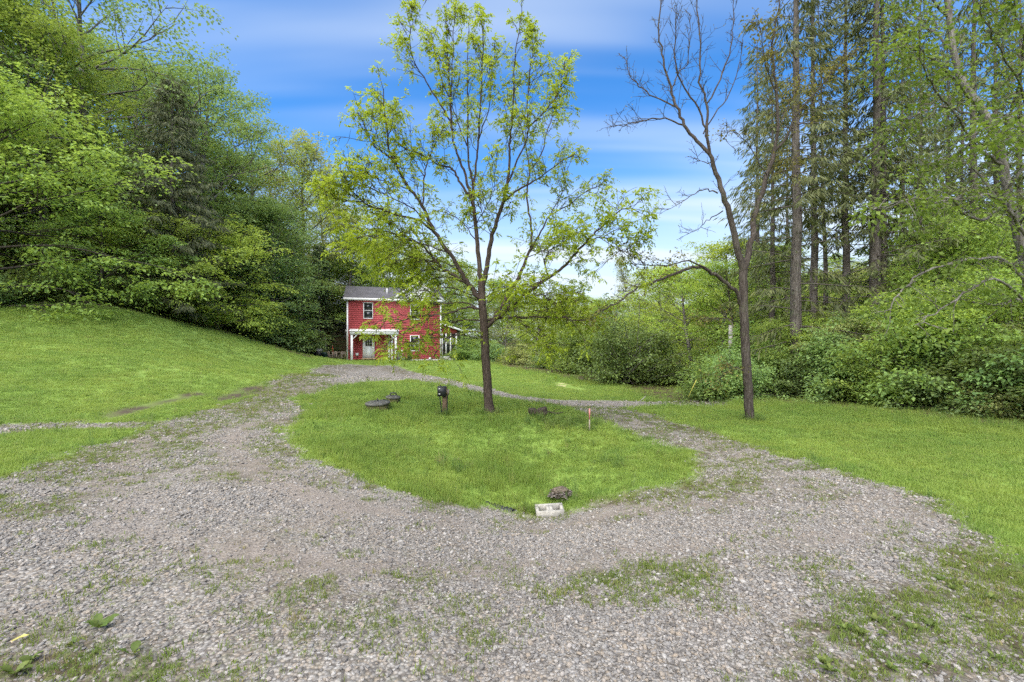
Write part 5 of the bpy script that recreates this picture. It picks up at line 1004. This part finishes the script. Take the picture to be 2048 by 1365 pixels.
def chunk(name, px, py, size, rz, label, cat, mat, tilt=0.1, lift=0.08):
    xy = ground_at(px, py); e = empty(name, (xy[0], xy[1], hz1(*xy) + lift), rz); r = rs(int(px)); sx, sy, sz = size; n = 6; v = []
    gx = np.linspace(-1, 1, n); mb = MB()
    for ax in range(3):
        for s in (-1, 1):
            u, w = np.meshgrid(gx, gx); c = [None] * 3; c[ax] = np.full_like(u, s); c[(ax + 1) % 3] = u; c[(ax + 2) % 3] = w
            p = np.stack(c, -1).reshape(-1, 3); p = p * (1 - 0.10 * (np.abs(p) ** 4).sum(1, keepdims=True) / 3)
            nz = np.sin(p @ np.array([[5.1, 2.2, 3.3], [1.7, 6.1, 2.9], [3.9, 1.2, 5.3]]) + px) * 0.05; p = (p + nz) * np.array([sx, sy, sz]) / 2 + np.array([0, 0, sz * .42])
            i = np.arange(n - 1)[:, None] * n; j = np.arange(n - 1)[None]; q = np.stack([i + j, i + j + 1, i + n + j + 1, i + n + j], -1).reshape(-1, 4); mb.add(p, q if s > 0 else q[:, ::-1])
    b = mb.build('block', mat, e, False); b.rotation_euler = (tilt, -tilt * .6, 0); return tag(e, label, cat), b
def round_end(e, r_, c, mat): pass
e, _ = chunk('timber_block', 1065, 833, (.18, .16, .13), .3, 'smaller dark timber block lying in the grass past the walnut', 'block', M['dwood']); tag(e, group='dark blocks in the grass')
e, _ = chunk('timber_block', 1086, 835, (.22, .20, .17), -.5, 'larger dark timber block, tilted, next to the smaller one', 'block', M['dwood'], .3); tag(e, group='dark blocks in the grass')
xy = ground_at(1104, 833); e = tag(empty('fallen_branch', (xy[0], xy[1], hz1(*xy) + .05)), 'dead dark branch lying beside the timber blocks', 'branch'); MB().tube(smooth([(-.25, 0, .02), (-.1, .04, .06), (.1, -.03, .03), (.28, .02, .05)]), np.linspace(.025, .01, 13), 6).build('stem', M['dwood'], e)
MB().tube(smooth([(.02, 0, .04), (.1, .1, .09), (.2, .14, .1)]), np.linspace(.012, .005, 9), 5).build('twig', M['dwood'], e)
xy = ground_at(1179, 861); e = tag(empty('survey_stake', (xy[0], xy[1], hz1(*xy))), 'wooden stake with a pink painted top by the gravel track', 'stake'); u = xy[1] / FPX
MB().box(-.013, .013, -.008, .008, -.15, 22 * u).build('shaft', M['wood'], e); MB().box(-.0145, .0145, -.0095, .0095, 22 * u, 43 * u).build('painted_top', M['pink'], e)
xy = ground_at(674, 784); e = tag(empty('marker_rod', (xy[0], xy[1], hz1(*xy))), 'thin white marker rod at the upper edge of the grass island', 'rod'); MB().tube([(0, 0, -.1), (.01, 0, .4), (.02, 0, .95)], .006, 6, True).build('shaft', M['pole'], e)
def slanted(name, p0, p1, d, rad, mat, label, cat):
    a = np.array(P(*p0, d)); b = np.array(P(*p1, d)); e = empty(name, (a[0], a[1], a[2])); MB().tube([(0, 0, 0), tuple((b - a) * .5 + np.array([0, .01, 0])), tuple(b - a)], rad, 7, True).build('shaft', mat, e); tag(e, label, cat); return e
e = slanted('guy_wire_guard', (1377, 794), (1393, 760), 15.6, .010, M['yellow'], 'slanting yellow guy-wire guard beside the low dark bush', 'wire guard')
xy = ground_at(1262, 820); d = xy[1]; slanted('leaning_rod', (1261, 821), (1291, 793), d, .011, M['pole'], 'pale thin rod leaning in the grass by the far track', 'rod')
e = put('utility_pole', 1460, 22.0, 'grey wooden utility pole behind the half-bare tree', 'pole'); MB().tube([(0, 0, -.5), (.01, 0, 1.5), (.03, 0, 3.2)], (.10, .095, .085), 12, True).build('shaft', M['pole'], e); MB().box(-.03, .03, -.125, -.097, 1.2, 1.45).build('number_plate', M['label'], e)
# hollow concrete block
CB = mat_plain('pale_concrete', (0.30, 0.285, 0.25), 0.9, 0.15, 0.2, 25.0, bump=0.4)
c = P(1099, 1010, 6.62); e = empty('cinder_block', (c[0], c[1], c[2] - .122)); e.rotation_euler = (math.radians(14), math.radians(-2.5), math.radians(3)); L_, W_, H_ = .40, .195, .19
b = MB(); b.box(-L_ / 2, L_ / 2, -W_ / 2, -W_ / 2 + .032, -H_ / 2, H_ / 2).box(-L_ / 2, L_ / 2, W_ / 2 - .032, W_ / 2, -H_ / 2, H_ / 2); b.build('face_shell', CB, e)
for x in (-L_ / 2 + .022, -.022, .022, L_ / 2 - .022): MB().box(x - .0215, x + .0215, -W_ / 2 + .033, W_ / 2 - .033, -H_ / 2 + .002, H_ / 2 - .002).box(x - .016, x + .016, -W_ / 2 + .036, W_ / 2 - .036, H_ / 2 - .0019, H_ / 2 - .0012).build('web', CB, e)
tag(e, 'hollow two-core concrete block lying in the low corner of the grass', 'concrete block')
# lump of old concrete with pebbles in it
e, b = chunk('rubble_lump', 1120, 1000, (.24, .18, .17), .5, 'dark lump of pebbly rubble behind the hollow concrete block', 'rubble', mat_plain('rubble', (0.10, 0.08, 0.06), 0.95, 0.1, 0.6, 30.0, bump=1.0), .25)
r = rs(4); iv, f = ico(); mb = MB()
for i in range(420):
    n_ = unit(r.normal(0, 1, 3)); n_[2] = abs(n_[2]); p = n_ * np.array([.165, .125, .125]) * r.uniform(.8, 1.12) * (1 + .22 * math.sin(n_[0] * 5 + n_[1] * 4)) + np.array([.03 * n_[2], 0, -.01]) + r.normal(0, .008, 3); mb.add(p + iv * r.uniform(.010, .028) * np.array([1, .8, .7]), None, f)
for i in range(160):
    a_ = r.uniform(-.1, .5); mb.add(np.array([a_, r.normal(-.02, .10), -.015 + r.uniform(0, .01)]) + iv * r.uniform(.008, .02) * np.array([1, .8, .6]), None, f)
pb = mb.build('pebbles', mat_plain('rubble_pebbles', (0.13, 0.11, 0.095), 0.9, 0.15, 0.7, 40.0), e); pb['kind'] = 'stuff'; e.scale = (0.95, 0.9, 0.66)
xy = ground_at(1004, 1020); e = tag(empty('drain_pipe', (xy[0], xy[1], hz1(*xy))), 'black corrugated drain pipe end poking out of the gravel edge', 'pipe'); mb = MB(); tt = np.linspace(0, 1, 41); mb.tube(np.stack([-.42 + .58 * tt, .30 - .30 * tt, -.03 - .05 * tt], 1), .085 + .010 * (np.arange(41) % 4 < 2), 16); mb.build('corrugated_wall', M['black'], e)
mb = MB(); mb.tube([(-.1, .13, -.05), (.158, 0.002, -.08)], .070, 14); mb.build('inner_wall', M['black'], e)

# ------------------------------------------------------------------ broad-leaved weeds in the foreground
LEAFW = [mat_leaf('weed_leaf', (0.085, 0.135, 0.030), 0.35), mat_leaf('weed_leaf_pale', (0.15, 0.20, 0.055), 0.4)]
def leaf_mesh(seed, n=6, wid=0.45, wave=0.05):
    r = rs(seed); t = np.linspace(0, 1, n); w = np.sin(np.pi * np.clip(t * 0.93 + 0.05, 0, 1)) ** 0.8 * wid / 2 + 0.01; v = []
    for i in range(n):
        z = 0.22 * math.sin(t[i] * 2.2) + r.normal(0, .01); a = r.normal(0, wave); b = r.normal(0, wave)
        v += [(-w[i], t[i], z + .10 * w[i] / wid + a), (0, t[i], z - .03), (w[i], t[i], z + .10 * w[i] / wid + b)]
    q = []
    for i in range(n - 1):
        k = i * 3; q += [(k, k + 1, k + 4, k + 3), (k + 1, k + 2, k + 5, k + 4)]
    mb = MB(); mb.add(v, q); mb.tint.append(r.rand(len(q)) * .5 + .2); me = mb.mesh('leaf', True); me.materials.append(LEAFW[0]); return me
WL = [leaf_mesh(s, 7, w, .05) for s, w in ((1, .5), (2, .62), (3, .42), (4, .75))]
def weed(px, py, n, size, label, pale=0, flat=0.35, group='broad-leaved weeds in the gravel'):
    xy = ground_at(px, py); r = rs(int(px * 3 + py)); e = empty('broad_leaved_weed', (xy[0], xy[1], hz1(*xy) + .004), r.uniform(0, 6.28)); a = r.uniform(0, 6.28)
    for i in range(n):
        a += 2.4 + r.normal(0, .3); s = size * r.uniform(.55, 1.1); o = place('leaf', WL[r.randint(4)], e, mat=LEAFW[1 if r.rand() < pale else 0]); o.rotation_euler = (r.uniform(0.05, flat) + .05, r.normal(0, .2), a); o.scale = (s, s, s * .8); q = size * .25 * r.rand(); o.location = (-math.sin(a) * q, math.cos(a) * q, .004 + .012 * r.rand())
    return tag(e, label, 'weed', group)
weed(200, 1258, 9, .085, 'largest broad-leaved weed, dark green, nearest the picture corner on the gravel', .0, .6)
weed(150, 1290, 5, .05, 'pale small weed just in front of the largest broad-leaved weed', .9)
weed(60, 1325, 9, .05, 'leafy weed in the lower corner below the yellow fallen leaf', .2)
weed(30, 1350, 6, .07, 'low weed cut off by the lower corner of the picture', .2)
weed(265, 1310, 5, .06, 'small weed between the corner weeds and the open gravel', .4)
_r = rs(21)
for i, (px, py) in enumerate([(1690, 1262), (1720, 1270), (1752, 1245), (1795, 1240), (1830, 1262), (1860, 1255), (1765, 1275), (1890, 1290), (1935, 1240), (1650, 1330), (1660, 1345), (1850, 1330), (1990, 1320), (1780, 1340), (1905, 1180), (1880, 1165), (1980, 1200)]):
    weed(px, py, _r.randint(9, 16), _r.uniform(.028, .048), 'light green broad-leaved weed in the weedy corner of the gravel', .45, .5, 'weeds in the weedy gravel corner')
xy = ground_at(22, 1292); e = tag(empty('fallen_leaf', (xy[0], xy[1], hz1(*xy) + .025)), 'single pale yellow fallen leaf on the gravel', 'leaf'); o = place('blade', WL[2], e, mat=mat_leaf('yellow_leaf', (0.42, 0.40, 0.14), .3)); o.scale = (.06, .075, .04); o.rotation_euler = (.1, .1, -1.0)
MB().tube([(0, 0, .003), (.03, -.02, .006)], .002, 5).build('stalk', M['tan'], e)
print('all done')
